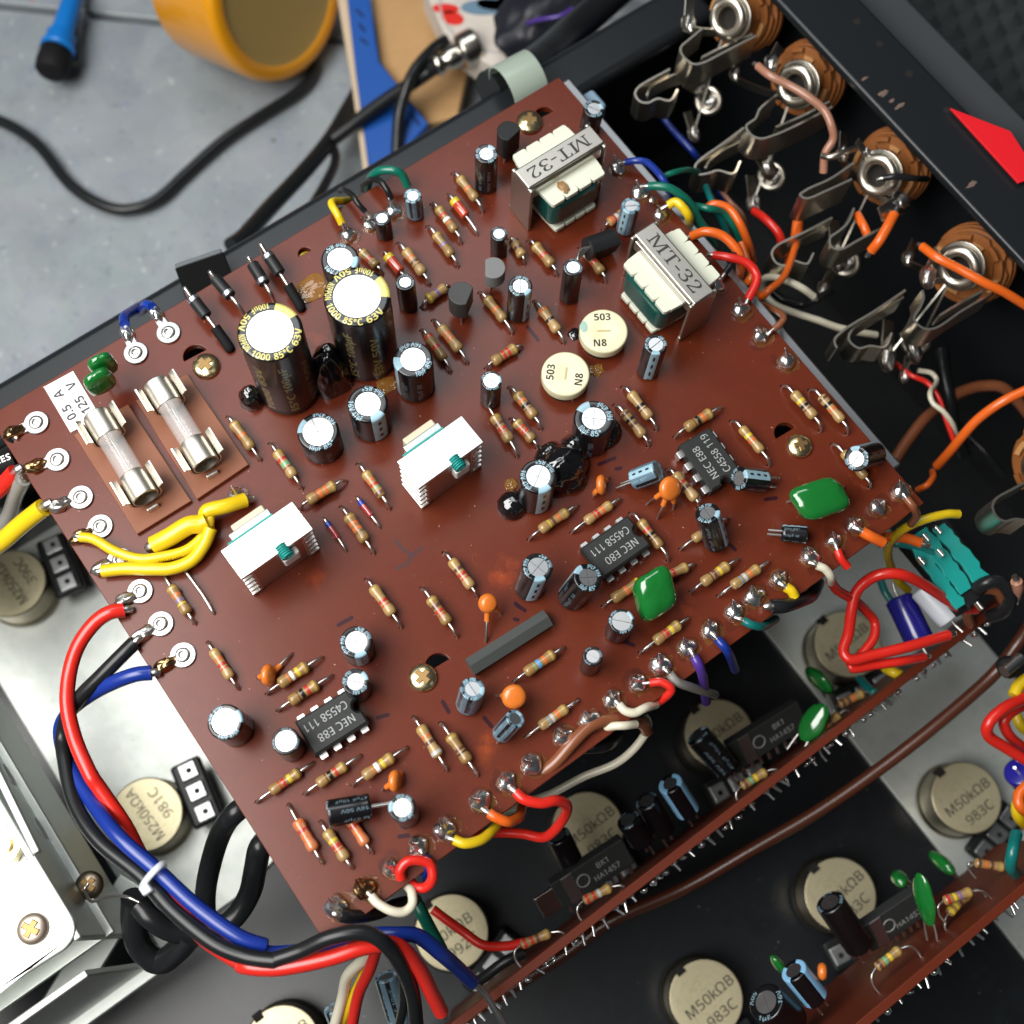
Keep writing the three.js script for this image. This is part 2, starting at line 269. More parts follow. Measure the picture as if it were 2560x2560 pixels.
// ---------- chassis and bench ----------
{
  const bumps = canvas(1024, 1024, (x) => { const q = seed(31); x.fillStyle = '#6e6e6e'; x.fillRect(0, 0, 1024, 1024); for (let i = 0; i < 5200; i++) { const g = q() > 0.5 ? 255 : 20; x.fillStyle = `rgba(${g},${g},${g},0.05)`; x.beginPath(); x.ellipse(q() * 1024, q() * 1024, 1 + 9 * q(), 1 + 5 * q(), q() * 3, 0, 7); x.fill(); } }, false);
  bumps.repeat.set(1 / 90, 1 / 90);
  const scuff = canvas(1024, 1024, (x) => { const q = seed(32); x.fillStyle = '#1c1f22'; x.fillRect(0, 0, 1024, 1024); for (let i = 0; i < 900; i++) { x.fillStyle = `rgba(${q() > 0.4 ? '58,61,66' : '12,12,13'},${0.04 + 0.08 * q()})`; x.beginPath(); x.ellipse(q() * 1024, q() * 1024, 4 + 40 * q() * q(), 3 + 18 * q() * q(), q() * 3, 0, 7); x.fill(); } for (let i = 0; i < 160; i++) { x.fillStyle = `rgba(190,190,188,${0.2 + 0.6 * q()})`; x.beginPath(); x.ellipse(q() * 1024, q() * 1024, 0.5 + 2 * q() * q(), 0.5 + q(), q() * 3, 0, 7); x.fill(); } });
  scuff.repeat.set(1 / 140, 1 / 140);
  const paint = phys('#ffffff', { map: scuff, roughness: 0.3, specularIntensity: 0.75, bumpMap: bumps, bumpScale: 0.00003 });
  const ch = thing('amplifier_chassis', 'open black painted steel chassis around and beneath the board', 'chassis', [0, 0, 0]);
  part('bottom_panel', poly([[-220, -70], [124, -70], [124, 220], [-220, 220]], 2), paint, ch, [0, -86, 0]);
  part('side_wall', box(344, 66, 1.6, 0.5), paint, ch, [-49, -53, -69.2]);
  part('side_flange', box(230, 5, 11.5, 2.2), paint, ch, [-4, -20.5, -64.4]);
  part('rear_wall', box(1.6, 88, 290, 0.4), paint, ch, [123.6, -44.4, 75]);
  const rail = part('rear_flange', box(14, 2.2, 290, 0.7), paint, ch, [117, -1.1, 75]);
  const chip = phys([0.15, 0.1, 0.08], { roughness: 0.8 });
  for (const [a, w, d, s] of [[[112.62,0,-14.63], 2.4, 1.2, 3], [[113.22,0,-10.54], 2.6, 0.9, 4], [[113.02,0,10.87], 2.6, 1.1, 5], [[111.77,0,-19.34], 1.6, 0.6, 6], [[112.93,0,-12.37], 1.5, 0.7, 7]]) part('bare_patch', blobGeo(w * 0.45, 0.03, d * 0.4, 0.9, s, 18), chip, ch, [a[0] + 0.4, 0.01, a[2]]);
  for (const [a, s] of [[[119.93,0,-30.55], 0], [[120.1,0,-23.84], 1], [[120.33,0,-15.1], 2], [[120.84,0,-4.46], 3]]) part('rivet_hole', new THREE.CylinderGeometry(0.75, 0.75, 0.1, 14), M.darkHole, ch, [a[0], 0.02, a[2]]);
  const black = phys([0.006, 0.006, 0.006], { roughness: 0.5 });
  const br = thing('support_rail', 'grey metal rail under the jack side board edge', 'rail', [63, -2, 0]);
  part('rail_strip', box(4.4, 1.2, 100, 0.4), metal([0.46, 0.47, 0.48], 0.4), br, [0, -0.8, -4]); part('rail_web', box(1, 84, 96, 0.3), paint, br, [-1.6, -43.2, -4]);
  // bench top: speckled laminate in two sheets with a dark joint between
  const flecks = canvas(2048, 2048, (x) => {
    const q = seed(77), W = 2048; x.fillStyle = '#888f93'; x.fillRect(0, 0, W, W);
    for (let i = 0; i < 1600; i++) { x.fillStyle = `rgba(${q() > 0.5 ? '158,163,165' : '112,118,124'},${0.05 + 0.1 * q()})`; const r = 20 + 90 * q(); x.beginPath(); x.ellipse(q() * W, q() * W, r, r * 0.6, q() * 3, 0, 7); x.fill(); }
    for (let i = 0; i < 3600; i++) { const k = q(); x.fillStyle = k > 0.55 ? `rgba(92,100,114,${0.1 + 0.25 * q()})` : k > 0.2 ? `rgba(112,124,160,${0.12 + 0.3 * q()})` : `rgba(176,180,180,${0.3 + 0.4 * q()})`; const r = 2 + 9 * q() * q(); x.beginPath(); x.ellipse(q() * W, q() * W, r * 1.5, r * 0.7, q() * 3, 0, 7); x.fill(); }
    for (let i = 0; i < 26; i++) { x.fillStyle = ['rgba(190,70,70,.8)', 'rgba(70,130,170,.8)', 'rgba(70,60,50,.8)', 'rgba(200,202,200,.8)'][i % 4]; x.beginPath(); x.ellipse(q() * W, q() * W, 5 + 6 * q(), 3 + 3 * q(), q() * 3, 0, 7); x.fill(); }
  });
  flecks.repeat.set(1 / 200, 1 / 200);
  const lam = phys('#ffffff', { map: flecks, roughness: 0.38 });
  const ja = [-8.47,-95,-219.61], jb = [25.5,-95,-189.54], j = (x) => ja[2] + ((x - ja[0]) * (jb[2] - ja[2])) / (jb[0] - ja[0]);
  struct('bench_top', poly([[-700, j(-700)], [700, j(700)], [700, 700], [-700, 700]], 18, 0.8), lam, [0, -95, 0]);
  struct('bench_top_far', poly([[-700, j(-700) - 3], [700, j(700) - 3], [700, -800], [-700, -800]].reverse(), 18, 0.8), lam, [0, -95, 0]);
  struct('bench_frame', bx(1400, 10, 1500), phys([0.05, 0.045, 0.035], { roughness: 0.8 }), [0, -117, -50]);
}
// ---------- lamps ----------
for (const l of LAMPS) {
  const t = thing('work_lamp', l.label, 'lamp', l.at), q = new THREE.Object3D(); q.position.set(...l.at); q.lookAt(...l.to); t.quaternion.copy(q.quaternion);
  const [w, h] = l.size, c = col(...l.color);
  part('housing', box(w + 16, h + 16, 26, 5), phys([0.7, 0.7, 0.7], { roughness: 0.5 }), t, [0, 0, -16]);
  part('diffuser', bx(w, h, 2), phys([0.8, 0.8, 0.8], { emissive: c, emissiveIntensity: 1 }), t, [0, 0, -1.5]);
  const L = new THREE.RectAreaLight(c, l.power, w * mm, h * mm); L.position.copy(t.position); q.position.copy(t.position);
  const dir = V(l.to).sub(V(l.at)).normalize(); L.position.addScaledVector(dir, 0.004); L.lookAt(new THREE.Vector3(...l.to).multiplyScalar(mm)); scene.add(L);
}

// ---------- resistors ----------
const boneGeo = (L, r) => lathe([[0, -L / 2], [0.45 * r, -L / 2], [0.9 * r, -L / 2 + 0.22], [r, -L / 2 + 0.7], [r, -L / 2 + 1.3], [0.86 * r, -L / 2 + 1.9], [0.84 * r, 0], [0.86 * r, L / 2 - 1.9], [r, L / 2 - 1.3], [r, L / 2 - 0.7], [0.9 * r, L / 2 - 0.22], [0.45 * r, L / 2], [0, L / 2]], 18);
const bodyG = boneGeo(5.9, 0.96), endBand = lathe([[0.95, -0.34], [0.99, -0.29], [0.99, 0.29], [0.95, 0.34]], 18), midBand = lathe([[0.8, -0.33], [0.85, -0.28], [0.85, 0.28], [0.8, 0.33]], 18);
function bentLeads(o, a, b, c, half, y, r = 0.27) {                 // two wires from their holes up to a body centred at c
  const d = b.clone().sub(a).setY(0).normalize();
  for (const [h, s] of [[a, -1], [b, 1]]) {
    const e = c.clone().addScaledVector(d, s * half), k = h.clone().setY(y * 0.72), far = h.distanceTo(e);
    const pts = [h.clone().setY(-2.2), h.clone().setY(0.2), k.clone().addScaledVector(d, -s * Math.min(0.5, far * 0.2)), k.clone().lerp(e, 0.55).setY(y), e.clone().addScaledVector(d, -s * 0.4)];
    part('lead', tube(pts.map((p) => p.sub(c)), r, 14, 7), M.lead, o);
  }
}
const usedLabel = new Set();
const TANS = [0, 1, 2, 3].map((i) => phys([0.27 + 0.035 * i, 0.16 + 0.026 * i, 0.052 + 0.014 * i], { roughness: 0.34, clearcoat: 0.45, clearcoatRoughness: 0.15 }));
function resistor(pa, pb, bands, where, name = 'resistor') {
  const a = V(pa), b = V(pb), len = a.distanceTo(b), y = rr(1.35, 1.9), c = a.clone().lerp(b, 0.5 + rr(-0.03, 0.03)).setY(y), d = b.clone().sub(a).normalize();
  const words = [...new Set([...bands].filter((k) => k !== 'd'))].map((k) => BAND_WORD[k]).join('-');
  const o = thing(name, `tan resistor, ${words} bands, ${where}`, 'resistor', c.toArray(), 'axial resistors on the main board');
  const half = Math.min(3, len * 0.34) * rr(0.93, 1.05), k = half / 3, q = along(d);
  const body = part('body', bodyG, bands.startsWith('oroo') || bands.startsWith('rroo') ? M.rust : TANS[Math.floor(rnd() * 4)], o, [0, 0, 0], q); const fat = rr(0.92, 1.08); body.scale.set(fat, k, fat);
  const at = bands.length > 3 ? [-2.15, -0.85, 0.25, 1.2, 2.2] : [-2.15, 0.2, 1.5];
  [...bands].slice(0, 5).forEach((s, i) => { if (s === 'd' && i) return; const t = at[i] * k, end = Math.abs(at[i]) > 1.6; const m = part('color_band', end ? endBand : midBand, BAND[s], o, d.clone().multiplyScalar(t).toArray(), q); m.scale.set(fat, i ? rr(0.8, 1.1) : 0.8, fat); });
  bentLeads(o, a, b, c, half, y);
  return o;
}
for (const [a, b, s, w] of RES) resistor(a, b, s, w);
// ---------- small diodes ----------
function glassDiode(pa, pb, stripe, bodyMat, r, L, label) {
  const a = V(pa), b = V(pb), y = r + 0.5, c = a.clone().lerp(b, 0.42).setY(y), d = b.clone().sub(a).normalize(), q = along(d);
  const o = thing('glass_diode', label, 'diode', c.toArray(), 'glass diodes');
  part('body', lathe([[0, -L / 2], [r * 0.7, -L / 2], [r, -L / 2 + 0.3], [r, L / 2 - 0.3], [r * 0.7, L / 2], [0, L / 2]], 16), bodyMat, o, [0, 0, 0], q);
  part('stripe', lathe([[r * 0.8, -0.55], [r + 0.05, -0.5], [r + 0.05, 0.45], [r * 0.9, 0.5]], 16), stripe, o, d.clone().multiplyScalar(-L / 2 + 0.6).toArray(), q);
  bentLeads(o, a, b, c, L / 2, y, 0.25);
}
glassDiode([29.2,0,-44.59], [28.97,0,-34.32], BAND.y, M.glassRed, 0.95, 4.2, 'amber glass diode with yellow stripe near upper board edge');
glassDiode([12.37,0,-41.38], [12.59,0,-32.42], BAND.y, M.glassRed, 0.95, 4.2, 'amber glass diode with yellow stripe above small black capacitor');
const redDark = phys([0.34, 0.03, 0.035], { roughness: 0.08, clearcoat: 1 });
glassDiode([-24.92,0,-4.34], [-24.9,0,2.86], WIRE.blue, redDark, 0.5, 3.6, 'tiny blue-ended red diode nearest the lower heat sink');
glassDiode([-18.22,0,-4.29], [-17.93,0,2.7], WIRE.blue, redDark, 0.5, 3.6, 'tiny blue-ended red diode further from the lower heat sink');
// rectifier diodes with black sleeves, hooked lead
function rectifier(pa, pb, label, f = 0.32, sleeve = true) {
  const a = V(pa), b = V(pb), d = b.clone().sub(a).normalize(), y = 4.2, top = a.clone().setY(y), q0 = new THREE.Vector3();
  const c = a.clone().lerp(b, f).setY(y - 0.6), o = thing('rectifier_diode', label, 'diode', c.toArray(), 'black rectifier diodes'), ax = d.clone().setY(-0.12).normalize(), q = along(ax);
  part('body', lathe([[0, -2.3], [0.9, -2.3], [1.12, -2.1], [1.12, 2.1], [0.9, 2.3], [0, 2.3]], 18), M.blackPlastic, o, [0, 0, 0], q);
  part('silver_band', lathe([[1.1, -0.4], [1.16, -0.38], [1.16, 0.38], [1.1, 0.4]], 18), metal([0.45, 0.47, 0.5], 0.35), o, ax.clone().multiplyScalar(f < 0.4 ? -1.6 : 1.6).toArray(), q);
  const loop = [a.clone().setY(-1), a.clone().setY(y - 0.6), a.clone().addScaledVector(d, 0.2).setY(y + 0.4), c.clone().addScaledVector(ax, -2.1)];
  part('lead', tube(loop.map((p) => p.sub(c)), 0.36, 16, 7), M.lead, o);
  const e = c.clone().addScaledVector(ax, 2.1), g = e.clone().addScaledVector(ax, 1.9), down = [e, g, b.clone().setY(1.4), b.clone().setY(-1)].map((p) => p.clone().sub(c));
  part('lead', tube(down, 0.36, 16, 7), M.lead, o);
  if (sleeve) part('black_sleeve', tube([g.clone().lerp(b.clone().setY(1.6), 0.15), b.clone().setY(0.9), b.clone().setY(0.05)].map((p) => p.sub(c)), 0.95, 12, 10), M.blackMatt, o);
}
rectifier([-5.95,0,-53.41], [-6.2,0,-40.48], 'black rectifier diode nearest the clear glue patch', 0.34);
rectifier([-9.15,0,-52.33], [-9.6,0,-43.94], 'black rectifier diode leaning behind the big left capacitor', 0.42, false);
rectifier([-21.76,0,-53.5], [-21.06,0,-40.95], 'black rectifier diode beside the brass screw', 0.34);
rectifier([-16.39,0,-53.73], [-15.45,0,-44.79], 'black rectifier diode touching the big left capacitor', 0.4, false);
{
  const p = [[-49.11,0,-9.59], [-49.03,1.2,-8.98], [-48.83,1.2,-4.67], [-48.98,0.6,-0.97], [-48.97,-1,-1.13]], c = V(p[2]);
  solid('jumper_wire', tube(p.map((v) => V(v).sub(c)), 0.3, 20, 8), M.lead, 'bare tinned jumper wire below the yellow wires', 'wire', p[2]);
}
// ---------- electrolytic capacitors ----------
const capTex = {};
function sleeveTex(style) {
  const q = seed(style.charCodeAt(0) * 13);
  const ink = style[0] === 'y' ? '#cfc36a' : '#93b4c2';
  return canvas(1024, 512, (x, W, H) => {
    x.fillStyle = style[0] === 'l' ? '#5d7584' : '#0d0d10'; x.fillRect(0, 0, W, H); x.fillStyle = ink;
    const rim = H * 0.34;                                            // the top of the picture is the crimped rim
    if (style[0] === 'p') { x.globalAlpha = 0.75; x.font = 'bold 118px sans-serif'; for (let i = 0; i < 3; i++) x.fillText(['50V', '1\u03bcF', '16V'][i], 60 + i * 300, rim * 0.8, 150); return; }
    x.fillRect(W * 0.06, 0, W * 0.13, H); if (style[0] === 's') { x.fillStyle = '#7fb4d8'; x.fillRect(0, 0, W * 0.3, H); x.fillRect(W * 0.5, 0, W * 0.3, H); x.strokeStyle = '#101014'; x.lineWidth = 14; for (const b of [0.15, 0.65]) { x.beginPath(); x.moveTo(W * b - 60, 330); x.lineTo(W * b, 420); x.lineTo(W * b + 60, 330); x.stroke(); x.fillStyle = '#101014'; x.fillRect(W * b - 12, 210, 24, 70); } return; } if (style[0] === 'l') { x.fillStyle = '#14161a'; for (let k = 0; k < 5; k++) x.fillRect(W * 0.3 + k * 140, 60, 60, H - 120); x.fillStyle = ink; }
    x.fillStyle = '#0d0d10'; for (let k = 0; k < 4; k++) x.fillRect(W * 0.11, rim + 40 + k * 90, W * 0.03, 44);
    x.fillStyle = ink;
    const words = style[0] === 'y' ? ['100\u03bcF', '50V', 'NIPPON', '1000', '85\u00b0C', '63V'] : ['50V', '10\u03bcF', '85\u00b0', 'M', '16V', '47\u03bcF'];
    words.forEach((w, i) => { x.font = 'bold 150px sans-serif'; if (style[0] === 'y' || i % 3) x.fillText(w, W * (0.22 + i * 0.13), rim * 0.82, W * 0.112); x.font = 'bold 60px sans-serif'; x.save(); x.translate(W * (0.27 + i * 0.128), H * 0.94); x.rotate(-Math.PI / 2); x.globalAlpha = 0.55; x.fillText(w + ' ' + words[(i + 2) % 6], 0, 0, H * 0.5); x.restore(); });
  });
}
const CAPM = {};
for (const s of ['b', 'y', 'l', 'p', 's']) CAPM[s] = phys('#ffffff', { map: sleeveTex(s), roughness: 0.32, clearcoat: 0.35, clearcoatRoughness: 0.12 });
function capAt(base, top, r, style, label, o = {}) {
  const a = V(base), b = V(top), h = a.distanceTo(b), d = b.clone().sub(a).normalize();
  const t = thing('electrolytic_capacitor', label, 'capacitor', base, 'electrolytic capacitors'), turn = o.turn ?? rr(0, 6.28);
  t.quaternion.copy(along(d)).multiply(new THREE.Quaternion().setFromAxisAngle(UPV, turn));
  const k = o.inner ?? rr(0.6, 0.68), e = Math.min(0.5, r * 0.16), n = Math.min(0.9, h * 0.1);
  part('sleeve', lathe([[r * 0.8, 0.35], [r * 0.96, 0.45], [r, 0.9], [r * 0.955, 1.3 + n * 0.3], [r, 1.7 + n * 0.6], [r, h * 0.55], [r, h - e], [r * 0.985, h - e * 0.5], [r * 0.94, h - e * 0.12], [r * 0.88, h], [r * k, h], [r * (k - 0.02), h - 0.12]], 36, 6, 0.64), CAPM[style], t);
  part('bottom', new THREE.CylinderGeometry(r * 0.82, r * 0.82, 0.3, 20), M.blackMatt, t, [0, 0.5, 0]);
  const rd = r * (k - 0.005), n2 = r > 2.4 ? 4 : 2, gap = r > 1.7 ? 0.07 : 0.02;
  part('can_top', new THREE.CylinderGeometry(rd * 0.98, rd * 0.98, 0.2, 28), metal([0.3, 0.3, 0.3], 0.6), t, [0, h - 0.32, 0]);
  for (let i = 0; i < n2; i++) {
    const g = new THREE.CylinderGeometry(rd, rd, 0.12, 18, 1, false, 0, (Math.PI * 2) / n2); const m = part('vent_segment', g, M.alu, t, [0, h - 0.13, 0]);
    const th = (i + 0.5) * ((Math.PI * 2) / n2); m.rotation.y = i * ((Math.PI * 2) / n2); m.position.x += Math.sin(th) * gap * mm; m.position.z += Math.cos(th) * gap * mm;
  }
  if (o.leads !== false) for (const s of [-1, 1]) part('lead', tube(o.legs ? [[s * r * 0.4, 0.5, 0], [s * r * 0.4, -0.8, 0], [s * r * 0.4, -o.legs, 0]] : [[s * r * 0.4, 0.6, 0], [s * r * 0.4, -0.6, 0], [s * r * 0.4, -1.5, 0]], 0.27, 5, 6), M.lead, t);
  return t;
}
const cap = (base, h, r, style, label, o) => capAt([base[0], base[1] + 0.05, base[2]], [base[0] + rr(-0.25, 0.25), base[1] + h, base[2] + rr(-0.25, 0.25)], r, style, label, o);
cap([36.38,0,-42.1],10.8,2.1, 'b', 'tall black capacitor beside upper transformer and round transistor');
cap([21.86,0,-44.48],6.5,1.64, 'l', 'pale-striped small capacitor below the green wire loop');
cap([14.77,0,-44.22],5.8,1.58, 'p', 'small black capacitor between two black wires at upper edge');
cap([30.05,0,-29.06],6.5,1.58, 'p', 'small black capacitor above the flat-topped grey transistor');
cap([60.15,0,-41],6.7,1.97, 'b', 'black capacitor at upper board corner behind upper transformer');
cap([52.37,0,-19.51],8.3,1.74, 'l', 'pale blue capacitor standing between the two transformers');
cap([35.23,0,-14.13],11.4,1.78, 'p', 'tall narrow black capacitor beside the lying transistor');
cap([25.5,0,-16.74],10.9,2.13, 'b', 'tall black capacitor above the cream trimmers');
cap([38.02,0,6],11.2,2, 'b', 'lone black capacitor below the lower transformer');
cap([11.41,0,-5.68],9.1,1.84, 'b', 'small black capacitor with bright top above upper heat sink', { inner: 0.76 });
cap([21.33,0,10.68],9.8,3.45, 'b', 'wide black capacitor with slanted pale stripe beside potting lump', { turn: 2.4 });
cap([6.98,0,13.89],11.4,3.07, 'b', 'wide capacitor with cross-scored top on the potting lump', { turn: -1 });
cap([-16.54,0,-28.02],23.1,5.31, 'y', 'biggest left black capacitor with yellow lettering around its rim', { inner: 0.72, turn: 1.2 });
cap([-1.46,0,-25.64],22.5,5.49, 'y', 'biggest right black capacitor with yellow stripe', { inner: 0.72, turn: 0.55 });
cap([1.75,0,-37.45],14.2,3.3, 'b', 'black capacitor hidden behind the yellow-striped biggest one');
cap([2.17,0,-15.57],11.3,3.41, 'b', 'stout black capacitor beside the yellow-striped biggest one', { turn: 3.6 });
cap([-8.4,0,-13.87],10.3,3.43, 'b', 'stout black capacitor between heat sink and biggest capacitors');
cap([-17.74,0,-15.41],7.1,3.58, 'b', 'short wide capacitor with shining top beside fuse holder', { inner: 0.74 });
cap([10.11,0,-29.64],8.7,1.74, 'p', 'small black capacitor below the yellow-striped glass diode');
cap([-56.12,0,17.97],9.2,2.81, 'b', 'lone wide capacitor below the last ring lug', { inner: 0.74 });
cap([-32.77,0,18.65],7.7,2.66, 'b', 'wide black capacitor above the lower chip');
cap([-36.55,0,24.05],8.4,2.16, 'b', 'black capacitor touching the notched end of lower chip');
cap([-50.49,0,25.77],8.7,2.19, 'p', 'black capacitor at the plain end of lower chip', { inner: 0.76 });
capAt([-23.33,0.3,36.55], [-21.78,7.5,35.82], 2.04, 'l', 'pale-sided capacitor at the end of long black rod');
capAt([-21.88,1.4,43.76], [-18.92,7,43.59], 1.61, 'l', 'pale blue capacitor tipped over below an orange disc');
capAt([-3.43,0.2,26.34], [-1.87,10,26.09], 2.55, 'b', 'wide leaning capacitor beside the middle chip corner', { turn: 5 });
capAt([1.42,0.2,31.81], [3.65,10.5,32.27], 2.45, 'b', 'wide capacitor leaning against the middle chip');
cap([4.27,0,41.08],8.8,2.11, 'b', 'short capacitor with bright top near big green capacitor', { inner: 0.76 });
cap([-3.17,0,43.18],9.8,1.62, 'p', 'smallest capacitor near the red and white wires');
capAt([27.51,1,38.94], [26.98,9,34.7], 2.13, 'b', 'leaning black capacitor with lettering above resistors');
capAt([22.35,2,21.43], [26.04,5.5,23.3], 1.89, 'l', 'pale-lettered capacitor lying beside the three-legged orange disc', { legs: 3 });
capAt([41.15,2.2,34.96], [36.46,5.5,32.43], 2.09, 'b', 'capacitor lying at the end of the upper chip', { legs: 3 });
capAt([60.76,1.5,42.19], [54.22,8,41.73], 2.23, 'b', 'tilted capacitor overhanging the jack side board edge', { legs: 3 });
capAt([37.23,2.2,43.72], [40.64,2.6,46.77], 1.54, 'b', 'small capacitor lying flat near the green diamond capacitor', { legs: 2 });
capAt([-44.97,3.1,41.23], [-51.33,4.2,38.25], 2.14, 'b', 'black capacitor lying flat over reddish resistors', { legs: 3, turn: 2.5 });
cap([-41.31,0,45.33],16.9,2.05, 'b', 'upright capacitor beside the lying one near solder posts');
// ---------- ceramic discs ----------
function disc(top, r, face, legs, label, thick = 1.1) {             // face: direction the flat side looks
  const c = V(top), o = thing('ceramic_capacitor', label, 'capacitor', top, 'orange ceramic disc capacitors'), q = along(V(face));
  const g = lathe([[0, -thick], [r * 0.5, -thick * 0.97], [r * 0.85, -thick * 0.7], [r, 0], [r * 0.85, thick * 0.7], [r * 0.5, thick * 0.97], [0, thick]], 26); part('body', g, M.orange, o, [0, 0, 0], q);
  for (const l of legs) { const e = V(l).sub(c), s = e.clone().setY(0).clampLength(0, r * 0.75).setY(Math.max(-r * 0.75, -c.y * 0.6)); part('coated_shoulder', tube([s.clone().multiplyScalar(0.6), s.clone().multiplyScalar(0.95), s.clone().lerp(e, 0.28)], 0.5, 8, 7), M.orange, o); part('lead', tube([s, s.clone().lerp(e, 0.6).add(new THREE.Vector3(0, 0.5, 0)), e, e.clone().add(new THREE.Vector3(0, -1.4, 0))], 0.24, 12, 6), M.lead, o); }
}
disc([-11.22,4.6,25.24], 1.69, [0.1, 0.85, 0.5], [[-14.67,0,29.67], [-9.79,0,27.33]], 'orange disc capacitor with one long curved leg');
disc([-47.14,2.6,13.87], 1.84, [0.75, 0.35, 0.62], [[-49.12,0,12.45], [-41.93,0,12.5]], 'thin orange disc seen edge on above lower chip', 0.8);
disc([-16.76,4.4,40.34], 2.07, [-0.1, 0.9, 0.35], [[-18.58,0,37.97], [-16.92,0,41.81]], 'round orange disc facing up beside long black rod', 0.9);
disc([17.29,2.8,19.12], 1.8, [0.75, 0.3, 0.62], [[15.76,0,19.36], [19.98,0,18.22]], 'thin orange disc edge on above the middle chip', 0.8);
disc([25.81,5,26.95], 2.18, [0.15, 0.8, 0.6], [[22.36,0,25.99], [22.28,0,29.19], [25.7,0,29.33]], 'orange disc with three bare legs spread apart', 1);
disc([-39.9,3,40.05], 1.8, [0.75, 0.3, 0.62], [[-42.32,0,39.77], [-38.21,0,39.33]], 'thin orange disc edge on near the solder posts', 0.8);
// ---------- green film capacitors ----------
function filmCap(center, a, b, c, label, legs) {                    // half extents along three directions
  const o = thing('film_capacitor', label, 'capacitor', center, 'green film capacitors'), g = new THREE.SphereGeometry(1, 30, 20), p = g.attributes.position, v = new THREE.Vector3();
  for (let i = 0; i < p.count; i++) { v.fromBufferAttribute(p, i); const s = 1 / Math.pow(Math.abs(v.x) ** 4 + Math.abs(v.y) ** 2.6 + Math.abs(v.z) ** 4, 1 / 3.6); v.multiplyScalar(s * (1 + 0.04 * noise.noise(v.x * 3 + center[0], v.y * 3, v.z * 3))); p.setXYZ(i, ...new THREE.Vector3().addScaledVector(V(a), v.x).addScaledVector(V(b), v.y).addScaledVector(V(c), v.z).toArray()); }
  g.computeVertexNormals(); part('body', g, M.green, o);
  for (const l of legs) { const e = V(l).sub(V(center)); part('lead', tube([e.clone().multiplyScalar(0.5), e.clone().multiplyScalar(0.85), e, e.clone().add(new THREE.Vector3(0, -1.5, 0))], 0.3, 10, 6), M.lead, o); }
}
const between = (p, q, k = 0.5) => V(q).sub(V(p)).multiplyScalar(k).toArray();
filmCap([12,6,40.21], between([9.69,6,37.5], [16.36,6,37.97], 0.5), [0.4, 2.1, 0.5], between([13.27,6,37], [11.18,3,43.73], 0.5), 'big glossy green cushion capacitor leaning over resistors', [[9.97,0,40.77], [13.7,0,42.81]]);
filmCap([45.46,5.5,43.3], between([41.09,5.5,41.16], [49.77,5.5,43.61], 0.5), [-0.2, 1.8, 0.6], between([45.95,5.5,39.62], [45.59,4,46.46], 0.47), 'big green diamond-shaped capacitor by the jack side corner', [[42.92,0,39.87], [52.93,0,43.49]]);
filmCap([-41.25,8,-46.57], between([-43.47,8,-46.63], [-38.98,8,-46.31], 0.5), [0, 3.3, 0], between([-41.24,8,-47.56], [-41.32,8,-45.46], 0.5), 'upper of the twin small green capacitors above fuses', [[-40.82,0,-49.24]]);
filmCap([-43.19,8,-44.18], between([-45.69,8,-44.23], [-40.66,8,-44.16], 0.5), [0, 3.3, 0], between([-43.14,8,-45.24], [-43.19,8,-42.97], 0.5), 'lower of the twin small green capacitors above fuses', [[-42.65,0,-47.09]]);
// ---------- chips ----------
function chip(e1, e2, text, label) {                                // e1, e2: middles of the short ends, top face
  const a = V(e1), b = V(e2), c = a.clone().lerp(b, 0.5).setY(0), d = a.clone().sub(b).setY(0).normalize(), yaw = Math.atan2(-d.z, d.x), o = thing('chip', label, 'chip', c.toArray(), 'eight-legged chips'); o.rotation.y = yaw;
  const top = a.y, L = 10, W = 6.5; const s = new THREE.Shape(); s.moveTo(-L / 2, -W / 2); s.lineTo(L / 2, -W / 2); s.lineTo(L / 2, W / 2); s.lineTo(-L / 2, W / 2); s.lineTo(-L / 2, 1); s.absarc(-L / 2, 0, 1, Math.PI / 2, -Math.PI / 2, true); s.lineTo(-L / 2, -W / 2);
  const g = new THREE.ExtrudeGeometry(s, { depth: 2.4, bevelEnabled: true, bevelThickness: 0.45, bevelSize: 0.35, bevelOffset: -0.35, bevelSegments: 1, curveSegments: 10 }).rotateX(-Math.PI / 2);
  part('body', g, M.icBlack, o, [0, top - 2.85, 0]);
  const [pg, pm] = print(text, 8.2, 5, '#9da09e', { size: 0.72, align: 'left' }); part('lettering', pg, pm, o, [0.4, top + 0.03, 0]);
  const pin = mergeGeometries([bx(1.3, 0.3, 0.9, 0, top - 2.1, 0.15), bx(1.2, 1.5, 0.3, 0, top - 2.75, 0.65), bx(0.55, 2.6, 0.28, 0, top - 4.6, 0.65)]);
  for (let i = 0; i < 4; i++) for (const k of [-1, 1]) { const m = part('pin', pin, M.tin, o, [-3.81 + i * 2.54, 0, k * 3.25]); if (k < 0) m.rotation.y = Math.PI; }
}
chip([35.65,4.2,22.11], [35.04,4.2,31.02], ['NEC E88', 'C4558 119'], 'black lettered chip nearest the lower transformer');
chip([8.13,4.2,29.66], [16.49,4.2,29.63], ['NEC E80', 'C4558 111'], 'black lettered chip beside the big green cushion capacitor');
chip([-47.05,4.2,26.36], [-38.81,4.2,26.75], ['NEC E88', 'C4558 111'], 'black lettered chip near the lower left board edge');
